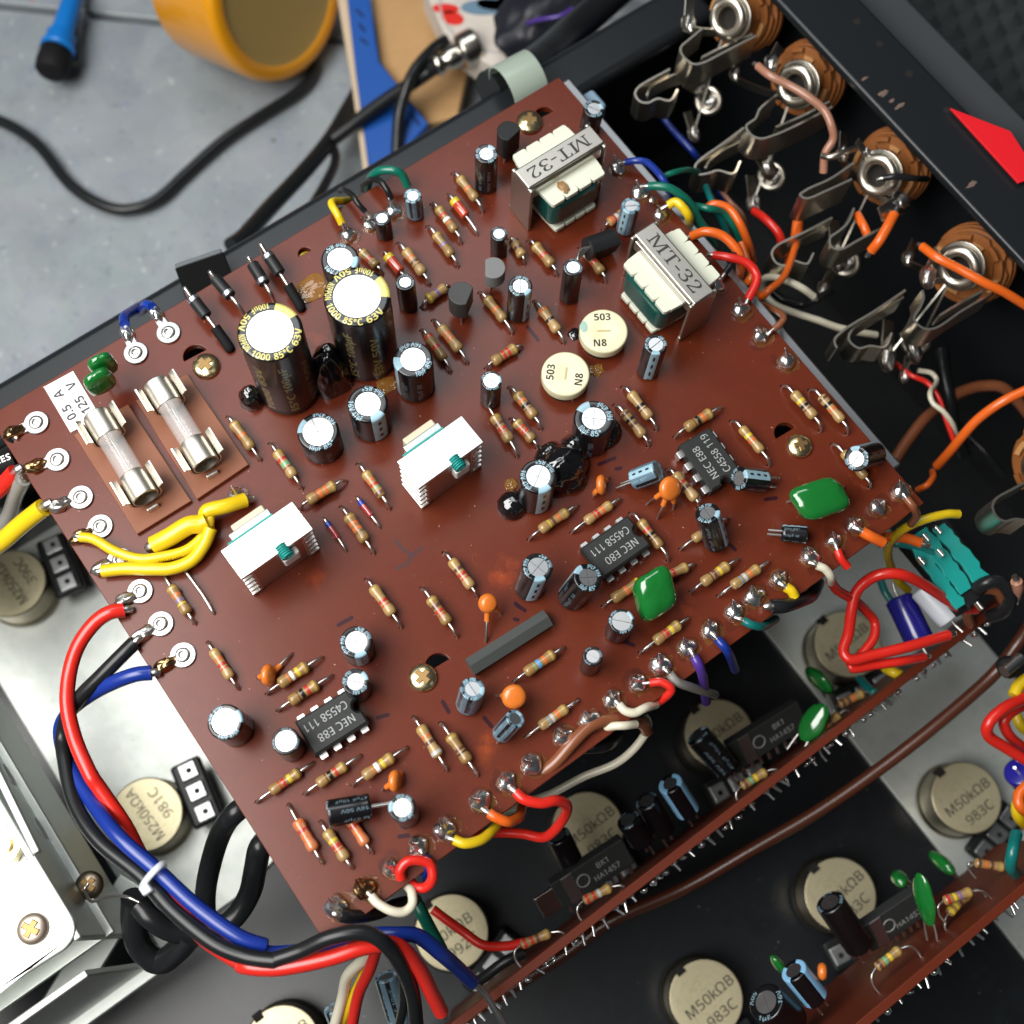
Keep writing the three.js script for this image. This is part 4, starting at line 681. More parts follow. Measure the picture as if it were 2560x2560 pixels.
// thick supply wires
{
  const red = [[-60.79,1.2,-9.65], [-62.79,1.6,-10.5], [-65.98,1,-10.53], [-70.21,0,-8.99], [-73.81,-1,-6.13], [-76.66,-1,-1.67], [-78.64,-2,3.43], [-79.44,-2,9.75]], blk = [[-62.14,1.2,-3.83], [-64.89,1,-3.45], [-69.54,0,-2.56], [-74.42,-2,-2.33], [-78.12,-5,-1.73], [-80.77,-7,0.48]], blu = [[-62.52,1.2,2.14], [-64.88,1.4,0.94], [-68.48,0,-0.62], [-73.09,-3,-1.9], [-77.81,-7,-2.79], [-81.07,-9,-0.98]];
  red.push([-79.27,-3,12.61], [-79.5,-5,19.33], [-80,-7,25.6], [-79.63,-8,33.63], [-78.4,-6,41.36], [-75.22,-3,48.11]); blk.push([-82.48,-6,4.14], [-83.92,-4,11.72], [-83.46,-2,19.51], [-80.44,0,28.89], [-78.69,1,36.04], [-76.02,2,43.98], [-73.11,2.5,48.65], [-69.81,3,51.79]); blu.push([-82.45,-7,4.9], [-81.79,-4,12.68], [-80.06,0,21.55], [-78.05,1,29.31], [-75.75,1,37.63], [-72.75,1,45.06], [-70,0,49.16]);
  red.push([-74.26,1,49.42], [-70.4,2,52.68], [-63.25,3,56.02], [-57.32,3,58.25], [-53.85,1,60.81], [-53.26,-4,65.09], [-53.75,-10,69.88], [-54.47,-14,73.19]); blk.push([-69.48,3,51.51], [-65.59,4,53.01], [-60.53,6,54.07], [-56.47,6,56.24], [-54.69,4,59.61], [-54.86,-2,63.59], [-56.4,-10,67.96], [-59.57,-20,73.05]); blu.push([-72.81,0,46.35], [-70.49,-1,49.89], [-65.83,-2,52.76], [-60.66,-2,55.17], [-56.38,-2,56.94], [-52.88,-2,59.06], [-50.57,-4,61.57], [-49.03,-8,65.62], [-48.52,-14,69.24], [-47.91,-20,72.52]);
  wire(red, 1.42, 'red', 'thick red supply wire sweeping round the lower left', { b: 1.5, k: 0.88 }); wire(blk, 1.42, 'black', 'thick black supply wire sweeping round the lower left', { k: 0.88 }); wire(blu, 1.42, 'navy', 'thick blue supply wire sweeping round the lower left', { b: 1.5, k: 0.88 });
  const t = thing('cable_tie', 'clear cable tie holding the blue and black wires', 'cable tie', [-78.79,1.2,29.99]); const clear = phys([0.75, 0.8, 0.82], { roughness: 0.2, transparent: true, opacity: 0.6 });
  const dd = V([-77.8,1,34.56]).sub(V([-79.49,1,25.57])); const m = part('band', new THREE.TorusGeometry(1, 0.14, 8, 30).scale(3.1, 1.9, 4).rotateX(Math.PI / 2), clear, t); m.quaternion.copy(along(dd)); m.rotateY(0.9); part('lock', box(1.6, 1.3, 1.6, 0.3), clear, t, [-1.6, 1.2, 1.2]);
}
// wires at the upper board edge
wire([[9.1,2,-49.68], [9.17,3,-51.31], [9.3,3,-53.45], [10.51,2,-54.51], [13.92,-3,-56.16], [18.03,-12,-60.81]], 1.05, 'yellow', 'short yellow wire bent over the upper board edge', { a: 2.2 });
wire([[14.06,2,-49.41], [13.82,3,-51.07], [13.74,3,-53.37], [13.59,1,-56.18], [15.27,-8,-61.63]], 0.75, 'black', 'black wire at the upper edge nearer the yellow one', { a: 1.6 });
wire([[19.28,2.4,-48.68], [19.26,4,-49.9], [19.19,4,-52.2], [18.73,2,-54.68], [18.74,-4,-58.07], [20.32,-12,-61.65]], 0.85, 'black', 'black wire at the upper edge nearer the green loop', { a: 1.8 });
wire([[23.53,2,-49.44], [23.34,4,-50.65], [22.26,5,-52.31], [20.41,4,-54.01], [19.23,0,-55.73], [20.05,-8,-59.11]], 1.15, 'green', 'green wire looping over the upper board edge', { a: 1.4 });
// bundle between board and jacks
wire([[60.48,2,-30.18], [61.74,3,-29.07], [63.16,3,-27.31], [64.22,2,-24.87], [64.67,0,-22.28], [66.28,-6,-21.51]], 0.95, 'blue', 'blue wire arching from beside upper transformer', { a: 1.3 });
wire([[60.7,2.4,-23.35], [62.07,3.4,-21.99], [63.85,3,-19.74], [65.4,1,-16.77], [66.44,-2,-13.71], [67.76,-6,-11.08], [69.62,-12,-9.35]], 1.15, 'green', 'thick green wire arching from between the transformers', { a: 2 });
wire([[61.03,2.4,-17.98], [62.43,3,-17.5], [63.1,3,-15.71], [63.46,1,-14.32], [65.68,-6,-15.26]], 1.2, 'yellow', 'yellow wire curling beside the lower transformer', { a: 2 });
wire([[65.69,0,-24.49], [67.89,0,-24.13], [71.35,-2,-23.93], [74.88,-6,-24.11]], 0.85, 'green', 'green wire running towards the second jack spring', { a: false });
wire([[67.5,-2,-16.83], [68.86,-1,-14.35], [71.64,-3,-12.77], [73.12,-6,-10.08], [74.05,-10,-7.22], [75.5,-14,-5.85]], 1.0, 'green', 'green wire lying under the orange wires', { a: false });
wire([[76.34,-10,-22.03], [73.04,-6,-17.21], [73.29,-8,-14.19], [73.78,-12,-10.82], [74.51,-18,-8.91]], 0.95, 'teal', 'dark green wire dropping beside the orange wires', { a: false });
wire([[61.4,1,-10.84], [63.09,3,-9.16], [65.08,3,-6.47], [65.91,2,-2.89], [65.49,0,-0.86], [66.2,-6,-0.67]], 1.25, 'orange', 'orange wire arching over the lower transformer corner', { a: 1.5 });
wire([[70.01,-4,-15.82], [71.69,-3,-15.07], [73.17,-3,-12.88], [73.15,-4,-8.98], [73.9,-8,-5.9], [75.56,-14,-5]], 1.15, 'orange', 'orange wire looping behind the first orange arch', { a: false });
wire([[88.27,-26,-47.3], [88.28,-26,-43.59], [88.18,-26,-37.84], [89.35,-28,-36.22]], 1.05, 'navy', 'straight blue wire pointing at the second jack', { a: 2 });
wire([[85.06,-22,-31], [84.62,-22,-26.98], [85.36,-24,-22.87], [87.29,-28,-21.54]], 1.05, 'navy', 'blue wire between the second jack springs', { a: false });
wire([[83.91,-20,-23.76], [82.58,-18,-19.35], [83.7,-20,-16.74], [85.18,-24,-15.3]], 0.7, 'pink', 'thin brown wire beside the orange loop', { a: false });
wire([[119.13,-40,-81.06], [117.22,-42,-79.28], [112.05,-44,-75.05], [107.7,-46,-71.3], [105.5,-48,-68.59]], 1.35, 'navy', 'blue wire hanging down beside the first jack', { a: false });
wire([[61.74,2,-5.02], [63.37,3,-2.64], [65.45,3,-0.09], [65.89,2.5,2.08], [64.85,2,3.94], [61.77,1,5.5]], 1.15, 'red', 'red wire crossing the lower transformer corner', { a: 1, b: 1.4 });
wire([[61.39,1.5,-1.01], [62.97,2,-1.4], [64.97,2,-2.59], [67.44,0,-4.13]], 0.9, 'black', 'dark stub wire rising from transformer corner', { a: 1.4 });
wire([[66.22,-4,1.28], [67.36,-3,0.87], [69.52,-4,-0.56]], 1.1, 'orange', 'short orange wire under the red one', { a: false });
wire([[61.69,1.2,12.95], [63.53,1.6,12.88], [65.02,1,11.93], [66.23,-2,9.26], [68.03,-8,5.78], [70.42,-14,2.27]], 0.9, 'brown', 'short brown wire hooked over the jack side edge', { a: 1.5 });
wire([[70.87,-4,-6.1], [68.87,-4,-1.01], [68.62,-8,3.73], [70.4,-6,4.38], [75.56,-8,2.84], [83.17,-12,-1.64], [89.47,-16,-5.78], [93.25,-20,-9.43]], 1.0, 'orange', 'orange wire running up to the third jack', { a: false });
wire([[80.51,-14,8.15], [78.74,-12,5.88], [77.31,-12,3.13], [76.44,-14,0.4], [75.53,-16,-0.98], [75.01,-18,0.12], [74.94,-18,3.66], [77.1,-18,7.93], [79.87,-18,11.44], [83.3,-20,14.58], [87.57,-22,17.75], [90.99,-24,19.73]], 1.05, 'white', 'white wire looping under the fourth jack', { a: 1 });
wire([[77.67,-20,1.08], [78.36,-20,3.96], [80.86,-20,6.51], [82.81,-18,7.96], [87.66,-20,7.65]], 1.1, 'black', 'black wire under the third jack', { a: false });
wire([[99.17,-4,14.57], [98.54,-2,18.4], [100.29,-2,22.64], [102.05,-2,27.25], [104.72,-3,31.44], [108.87,-6,36.54]], 1.25, 'orange', 'orange wire slanting across the fourth jack', { a: 1 });
wire([[85.24,-30,48.1], [87.12,-26,47.81], [89.07,-22,46.91], [92.28,-18,46.26], [96.06,-14,46.5], [100.63,-12,47.8]], 1.35, 'orange', 'orange wire curving across dark chassis below jacks', { a: 1.5 });
wire([[81.07,-34,41.78], [85.85,-34,40.03], [92.12,-34,38.47], [97.57,-36,38.05]], 1.7, 'brown', 'fat brown wire rising beside the board corner', { a: false });
wire([[101.18,-36,37.74], [104.88,-36,38.29], [108.64,-36,39.7], [112.01,-36,42.47], [114.05,-38,46.97], [115.02,-40,49.92]], 1.75, 'brown', 'fat brown wire arching under the orange curve', { a: false });
wire([[91.24,-26,26.54], [90.93,-24,30.61], [92.32,-24,33.94], [92.11,-24,37.7], [90.76,-24,41.39], [89.54,-26,46.46]], 0.75, 'red', 'thin red wire twisted with a white one', { a: 1 });
wire([[93.97,-26,30.45], [95.75,-26,32.49], [95.43,-26,34.64], [90.59,-22,36.14], [89.14,-22,38.2], [90,-22,40.72], [90.91,-24,43.41], [91.59,-28,46.17]], 0.75, 'white', 'thin white wire twisted with the red one', { a: false });
wire([[105.96,-34,28.59], [103.27,-34,32.5], [100.7,-36,37.81], [99.99,-40,42.63], [100.68,-46,48.48]], 2.1, 'black', 'black sleeved cable dropping from the fourth jack', { a: false });
wire([[106.46,-50,40.51], [106.61,-50,46.15], [107.22,-50,51.23], [108.02,-52,56.78]], 1.1, 'black', 'glossy black wire deep in the chassis below jacks', { a: false });
wire([[59.95,1.2,51.6], [60.21,1,53.33], [60.97,-2,54.97], [60.89,-6,55.34]], 1.0, 'brown', 'brown wire hooked round the board corner', { a: 1.2 });
wire([[73.38,-20,50.27], [74.54,-18,50.68], [77.75,-20,50.26], [80.46,-24,48.93]], 0.9, 'orange', 'short orange-red wire near the board corner', { a: false });
// lower right edge wires
wire([[49.37,1.6,51.78], [50.02,1.6,53.52], [51.61,0.4,55.33]], 1.35, 'orange', 'orange sleeve at the board corner', { a: 1.6, b: 0.6 });
wire([[43.82,1.4,51.77], [43.6,1.2,53.45], [43.81,0,55.09]], 1.0, 'red', 'short red sleeve over the board edge', { a: 1.2 });
wire([[39.1,1.4,51.91], [39.88,1.2,53.19], [40.43,0,54.6], [41.27,-4,55.31]], 1.05, 'white', 'white wire bent over the board edge', { a: 1.4 });
wire([[42.15,-6,55.12], [43.76,-10,56.94], [47.31,-16,59.93], [49.65,-20,62.76], [50.22,-22,65.33], [48.05,-22,67.2], [44.71,-22,68.55], [40.51,-22,69.25], [44.64,-22,71.53], [49.18,-22,73.76], [54.14,-24,75.78]], 1.25, 'red', 'inner orange-red loop over the silver plate', { a: false, b: 1.5 });
wire([[69.53,-26,74.77], [66.47,-24,72.85], [63.28,-20,70.06], [59.03,-14,65.51], [55.13,-10,61.87], [52.29,-10,59.52], [49.96,-12,58.71], [47.43,-14,59.29], [45.43,-16,61.28], [43.09,-18,64.07], [41.21,-20,65.89], [41.25,-20,67.92], [45.13,-20,70.02], [51.93,-20,72.52], [59.89,-22,75.29]], 1.45, 'red', 'outer red loop over the silver plate', { a: false, b: 1.5 });
wire([[70.33,-8,58.91], [68.16,-7,57.6], [64.25,-7,56.03], [61.4,-9,55.09], [60.08,-14,55], [60.55,-20,55.92], [61.91,-26,58.33], [63.85,-32,61.68], [65.67,-36,64.26]], 1.15, 'yellow', 'yellow lettered wire curving beside the teal strips', { a: false });
wire([[58.84,-14,53.95], [61.03,-14,55.15], [62.65,-14,57], [63.98,-14,58.97]], 1.35, 'orange', 'orange wire running to the teal strips', { a: false, b: 1.6 });
wire([[60.06,-20,54.16], [61.86,-18,56.17], [64.41,-18,58.69], [66.39,-18,61.84]], 1.1, 'teal', 'dark green wire under the orange one', { a: false, b: 1.4 });
wire([[65.95,-44,59.24], [65.25,-44,61.43], [64.81,-44,63.78]], 1.1, 'teal', 'pair of dark green leads entering the blue capacitor', { a: false });
wire([[32.25,1.4,51.76], [32.44,1.2,52.77], [32.7,0.6,53.85]], 1.25, 'yellow', 'short yellow sleeve over the board edge', { a: 1.4, b: 0.4 });
wire([[28.05,1.6,52.88], [30.01,1.2,54.14], [33.68,-2,54.85], [38.63,-8,54.91], [45.52,-20,53.29]], 1.7, 'black', 'thick black wire leaving the lower board edge', { a: 1.2 });
wire([[22.58,1.4,52], [23.47,1.2,53.5], [25.56,-1,54.83], [30.44,-8,54.59]], 1.05, 'teal', 'teal wire leaving the lower board edge', { a: 1.4 });
wire([[17.03,1.4,51.86], [17.38,1,53.68], [17.96,-2,55.46], [20,-12,57.31]], 1.1, 'navy', 'short blue wire leaving the lower board edge', { a: 1.4 });
wire([[12.01,1.4,51.91], [11.62,1,53.49], [11.77,-2,55.31], [12.36,-8,56.85], [13.25,-16,58.64]], 1.2, 'violet', 'violet wire leaving the lower board edge', { a: 1.4 });
wire([[6.86,1.4,51.99], [7.39,1,53.76], [9.1,-2,55.52], [12.07,-8,57.42], [15.34,-16,58.53]], 1.1, 'grey', 'grey wire leaving the lower board edge', { a: 1.4 });
wire([[3.17,1.6,51.18], [4.65,2,52.33], [5.32,1.6,53.9], [4.57,0,54.66], [2.94,-4,54.32]], 1.0, 'red', 'small red loop at the lower board edge', { a: 1.4 });
wire([[-3.08,1.4,51.1], [-2.73,1.6,52.56], [-1.59,1.6,53.82], [0.34,1,54.19], [2.52,-2,54.41]], 1.05, 'white', 'white wire curving to the small red loop', { a: 1.4 });
wire([[0.95,-8,54.54], [0.95,-8,55.76], [-0.43,-10,57.16], [-3.58,-12,57.95], [-7.28,-14,57.75], [-12.47,-16,56.52], [-18.28,-18,55.18], [-22.65,-22,54.08], [-27.36,-26,52.8]], 1.05, 'white', 'long white wire running under the board edge', { a: false });
wire([[-19.63,-1,52.48], [-16.9,0,52.28], [-12.91,1,51.55], [-9.19,1,51.33], [-5.97,0,51.98], [-3.11,-2,53.36], [-0.45,-5,55.31], [0.03,-9,56.75]], 1.5, 'brown', 'fat brown wire curving over the board edge', { a: false });
wire([[-7.38,-1,52.41], [-5.93,0.5,53.42], [-4.3,0.5,54.44], [-2.34,-1,55.13]], 1.0, 'white', 'short white lettered sleeve inside the brown curve', { a: false });
wire([[-11.02,-8,52.64], [-9.57,-7,53.84], [-6.96,-8,54.64], [-3.75,-12,54.44]], 1.4, 'black', 'black wire below the brown curve', { a: false });
wire([[-25.2,1.6,52.53], [-24.69,1.8,54.18], [-22.7,1.2,56.24], [-20.62,0,57.47], [-19.31,-3,58.8], [-20.81,-8,60.41], [-24.28,-12,60.79], [-27.06,-14,58.05], [-30.64,-16,55.02], [-34.17,-20,53.08]], 1.25, 'red', 'thick red loop hanging off the lower board edge', { a: 1.2 });
wire([[-30.6,1.6,52.7], [-30.07,1.6,54.33], [-28.85,0.5,55.66], [-26.7,-3,56.05], [-25.07,-8,54.73]], 1.2, 'orange', 'orange loop hanging off the lower board edge', { a: 1.4 });
wire([[-37.48,1.5,52.85], [-36.28,1.5,54.53], [-33.99,0.5,55.28], [-31.46,-2,54.97], [-29.53,-5,54.4]], 1.2, 'yellow', 'yellow tail leaving the lower board edge', { a: 1.2 });
wire([[-42.71,1.2,52.34], [-42.84,0.5,53.29], [-44.15,-2,54.42], [-44.78,-6,55.49]], 0.9, 'navy', 'thin blue wire behind the curled red wire', { a: 1.4 });
wire([[-47.61,1.4,52.87], [-46.95,2,51.76], [-45.44,2.4,51.38], [-43.6,2.4,52.3], [-42.81,2,53.93], [-43.53,1,55.53], [-45.19,0,56.05], [-46.38,-1,55.3], [-46.71,-2,54.08]], 1.15, 'red', 'curled red wire at the lower board edge', { a: false });
wire([[-52.82,1.6,52.33], [-52.53,1.8,54.14], [-51.43,1.8,56.12], [-49.8,1.4,57.29], [-48.15,0.8,57.02], [-47.38,0,55.42], [-47.49,-2,54.2]], 1.05, 'white', 'white wire hooked at the lower board corner', { a: 1.4 });
wire([[-58.25,2,51.85], [-57.5,1.5,52.66], [-55.67,-1,53.98], [-53.63,-5,54.9], [-50.97,-10,55.4], [-48.44,-20,55.95]], 1.5, 'black', 'black wire leaving the lowest solder joint', { a: 1.2 });
wire([[-48.46,-30,55.17], [-48.88,-30,58.54], [-49.22,-32,61.66], [-49.64,-34,65.38]], 1.7, 'green', 'dark green cable crossing a potentiometer', { a: false });
wire([[-47.15,-44,58.46], [-46.19,-44,61.42], [-44.86,-44,65.28], [-42.94,-44,69.23], [-39.83,-44,71.96], [-36.56,-44,73.52]], 1.3, 'red', 'thin red wire crossing a potentiometer face', { a: false });
wire([[-58.32,-10,58.69], [-60.48,-14,59.2], [-64.45,-20,59.4], [-67.81,-26,61.63], [-72.28,-32,64.99]], 1.35, 'white', 'white wire dropping to the lower photo edge', { a: false });
wire([[-58.95,-14,58.63], [-62.15,-20,60.79], [-66.07,-26,62.61], [-71.71,-34,65.6]], 1.2, 'yellow', 'yellow wire dropping to the lower photo edge', { a: false });
wire([[-57.16,-8,58.92], [-60.26,-14,61.02], [-64.72,-22,63.02], [-69.57,-30,66.76]], 1.4, 'red', 'red wire dropping to the lower photo edge', { a: false });
wire([[-55.76,-16,62.69], [-57.37,-20,65.95], [-59.97,-26,68.75], [-63.39,-34,71.63]], 1.2, 'black', 'second black wire beside the thick black one', { a: false });
wire([[-47.78,-20,73.18], [-47.43,-22,75.26], [-47.54,-26,78.92], [-47.64,-30,82.67]], 0.75, 'grey', 'stiff bare lead slanting from the upright board end', { a: false, mat: M.lead });
wire([[-37.59,-46,75.07], [-41.57,-46,74.44], [-46.07,-48,74.15], [-49.04,-50,74.04]], 1.5, 'black', 'black cable tucked behind the upright board', { a: false });
// black cables at the lower left
wire([[-60.1,-18,27.33], [-62.4,-15,26.76], [-64.81,-14,26.76], [-68.35,-18,26.85], [-72.88,-24,28.61], [-77.91,-30,32.08], [-81.5,-36,35.6]], 1.9, 'black', 'black cable looping from under the left board edge', { a: false, k: 1 });
wire([[-60.96,-22,33.67], [-63.11,-18,33.01], [-64.89,-16,33.65], [-67.53,-20,35.68], [-71.23,-24,37.95], [-75.62,-26,39.55], [-80.37,-26,39.09], [-85.09,-24,35.66], [-86.63,-22,31.9], [-87.34,-22,28.74]], 2.0, 'black', 'black cable bending back towards the silver bracket', { a: false, k: 1 });
wire([[-87.44,-22,27.19], [-89.87,-26,29.55], [-92.41,-30,32.84], [-92.55,-32,36.1], [-90.6,-32,37.81], [-86.41,-28,38.03], [-82.71,-24,37.96]], 2.3, 'black', 'black cable loop hanging below the tied wires', { a: false, k: 1 });
wire([[-93.49,-26,19.75], [-94.61,-26,20.44], [-94.14,-24,23.06], [-91.51,-22,24.11], [-89.35,-20,25.41], [-87.33,-18,27.35], [-86.3,-18,28.96]], 0.4, 'grey', 'thin bare wire from bracket screw to cable loop', { a: false, mat: M.lead });
// wires leaving at the left
wire([[-71.51,-6,-44], [-68.14,-3,-42.67], [-63.59,0,-42.09]], 1.6, 'red', 'red wire coming in from beyond the left', { k: 0.95, a: false, b: 1.6 });
wire([[-74.49,-16,-41.3], [-69.61,-10,-40.95], [-65.99,-4,-40.59], [-63.23,0,-40.2]], 1.5, 'grey', 'grey wire coming in from beyond the left', { k: 0.95, a: false, b: 1 });
wire([[-76.81,-10,-36.75], [-72.23,-6,-35.32], [-67.57,-3,-34.44], [-62.92,0,-33.67]], 1.75, 'yellow', 'yellow wire coming in from beyond the left', { k: 0.95, a: false, b: 2 });
wire([[-76.35,-20,-50.41], [-70.38,-14,-47.9], [-68.92,-20,-47.26], [-66.74,-24,-49.53]], 3.2, 'black', 'fat black cable under the red and grey wires', { k: 0.95, a: false });
wire([[-67.58,-6,-51.28], [-62.9,-2,-49.47], [-60.79,0,-47.7]], 1.3, 'black', 'black wire soldered to the furthest ring lug', { a: false, b: 1 });

// ---------- plates under the potentiometers ----------
const plateTex = canvas(1024, 1024, (x) => { const q = seed(61); x.fillStyle = '#dfe2de'; x.fillRect(0, 0, 1024, 1024); for (let i = 0; i < 900; i++) { x.fillStyle = `rgba(${q() > 0.5 ? '190,196,190' : '236,238,234'},${0.05 + 0.12 * q()})`; x.beginPath(); x.ellipse(q() * 1024, q() * 1024, 8 + 70 * q() * q(), 6 + 40 * q() * q(), q() * 3, 0, 7); x.fill(); } for (let i = 0; i < 240; i++) { x.fillStyle = `rgba(50,48,44,${0.2 + 0.5 * q()})`; x.beginPath(); x.arc(q() * 1024, q() * 1024, 0.6 + 2.2 * q() * q(), 0, 7); x.fill(); } });
plateTex.repeat.set(1 / 60, 1 / 60);
const plateRough = canvas(512, 512, (x) => { const q = seed(62); x.fillStyle = '#7c7c7c'; x.fillRect(0, 0, 512, 512); for (let i = 0; i < 400; i++) { const g = Math.floor(90 + 90 * q()); x.fillStyle = `rgba(${g},${g},${g},.12)`; x.beginPath(); x.ellipse(q() * 512, q() * 512, 5 + 60 * q(), 3 + 30 * q(), q() * 3, 0, 7); x.fill(); } }, false);
plateRough.repeat.set(1 / 60, 1 / 60);
const plateM = phys([0.8, 0.82, 0.8], { metalness: 0.4, map: plateTex, roughness: 0.85, roughnessMap: plateRough });
{
  const a = thing('mounting_plate', 'silver mounting plate under the left potentiometers', 'plate', [-84, -85.9, -20]);
  part('plate', poly([[-17, -50], [20, -50], [20, 40], [16, 44], [14, 48], [4, 50], [-17, 50]], 1.2, 0.15), plateM, a, [0, 1.4, 0]);
  const b = thing('mounting_plate', 'pale silver mounting plate under the jack side potentiometers', 'plate', [70, -85.9, 100]);
  part('plate', poly([[-17.5, -50], [-5, -57], [10, -60], [24, -56], [24, 90], [-17.5, 90]], 1.2, 0.15), plateM, b, [0, 1.4, 0]);
}
// ---------- potentiometers ----------
const lidTex = canvas(512, 512, (x) => { const q = seed(71); x.fillStyle = '#f2efe2'; x.fillRect(0, 0, 512, 512); for (let i = 0; i < 500; i++) { x.fillStyle = `rgba(${q() > 0.5 ? '150,140,108' : '255,252,240'},${0.04 + 0.08 * q()})`; x.beginPath(); x.ellipse(q() * 512, q() * 512, 3 + 40 * q() * q(), 2 + 16 * q(), q() * 3, 0, 7); x.fill(); } for (let i = 0; i < 130; i++) { const u = q() * 512, v = q() * 512, a = q() * 6; x.strokeStyle = `rgba(110,100,76,${0.1 + 0.3 * q()})`; x.lineWidth = 0.6 + q(); x.beginPath(); x.moveTo(u, v); x.lineTo(u + 40 * q() * Math.cos(a), v + 40 * q() * Math.sin(a)); x.stroke(); } for (let i = 0; i < 40; i++) { x.fillStyle = 'rgba(60,48,30,.5)'; x.beginPath(); x.arc(q() * 512, q() * 512, 0.8 + 2 * q() * q(), 0, 7); x.fill(); } });
const potLid = phys([0.62, 0.57, 0.42], { metalness: 0.6, roughness: 0.42, map: lidTex });
function pots(at, text, yaw, label, o = {}) {
  const t = thing('potentiometer', label, 'potentiometer', [at[0], -84.2, at[2]], 'round potentiometers'), h = at[1] + 84.2, r = 8; t.rotation.y = yaw;
  part('can', lathe([[0, 0.2], [r * 1.04, 0.2], [r * 1.06, 0.6], [r * 1.06, 1.2], [r, 1.6], [r, h - 0.5], [r * 0.985, h - 0.18], [r * 0.955, h - 0.04]], 44), M.potSide, t);
  part('can_lid', lathe([[r * 0.965, h - 0.08], [r * 0.95, h + 0.02], [r * 0.6, h + 0.05], [0, h + 0.06]], 44), potLid, t);
  part('notch', box(2.1, 1.6, 1.9, 0.1), M.darkHole, t, [-0.9, h - 0.7, -r + 0.4]);
  const [g, m] = print(text, 13.4, 8, '#13120e', { size: 0.74, bold: false, stretch: 1.12 }); part('lettering', g, m, t, [rr(0, 0.8), h + 0.1, rr(1.5, 2.3)]).rotation.y = rr(-0.06, 0.1);
  if (o.terminals) { const k = new THREE.Group(); k.name = 'terminal_block'; t.add(k); const [dx, dz] = o.terminals, y = o.tall ? h - 1.2 : 3.4, ang = Math.atan2(dx, dz); k.rotation.y = ang;
    part('block', box(15, 2.4, 7, 0.9), M.blackPlastic, k, [0, y - 1.4, 11.2]); for (const i of [-1, 0, 1]) { part('terminal', box(3.9, 0.8, 4.1, 0.6), M.zinc, k, [i * 4.9, y + 0.1, 11.4]); part('terminal_hole', new THREE.CylinderGeometry(0.62, 0.62, 0.1, 14), M.darkHole, k, [i * 4.9, y + 0.53, 11.6]); } }
}
const YR = imgYaw * 0 - 0.0;
const rightYaw = 0.02, lowerText = ['M50k\u03a9B', '983C'];
pots([-85.75,-75,-57.8], ['M250k\u03a9A', '390C'], 1.62, 'left potentiometer nearest the upper chassis wall', { terminals: [-0.22, 1], tall: true });
pots([-87.15,-75,5.05], ['M250k\u03a9A', '981C'], 1.62, 'brass-toned potentiometer crossed by the red and blue wires', { terminals: [-0.22, 1], tall: true });
pots([25.85,-75,64.47], lowerText, rightYaw, 'potentiometer behind the black tall capacitor on upright board', { terminals: [-0.2, 1] });
pots([-10.6,-75,63.69], lowerText, rightYaw, 'potentiometer below the thick red loop', { terminals: [-0.2, 1] });
pots([-11.29,-75,106.22], lowerText, rightYaw, 'potentiometer at the bottom between the two upright boards', { terminals: [-0.2, 1] });
pots([62.04,-75,107.8], lowerText, rightYaw, 'potentiometer with full lettering on the lower part of silver plate', { terminals: [0.2, 1] });
pots([25.55,-75,107], lowerText, rightYaw, 'potentiometer half covered by black capacitor of second upright board', { terminals: [-0.2, 1] });
pots([63.1,-75,65.74], lowerText, rightYaw, 'potentiometer under the red wire loops', { terminals: [-0.2, 1] });
pots([-47.26,-75,63.96], ['50k\u03a9B', '992C'], rightYaw, 'potentiometer beneath the lowest board corner', { terminals: [0.3, 1] });
pots([-88.38,-75,61.58], lowerText, rightYaw, 'potentiometer cut off by the lower photo edge');
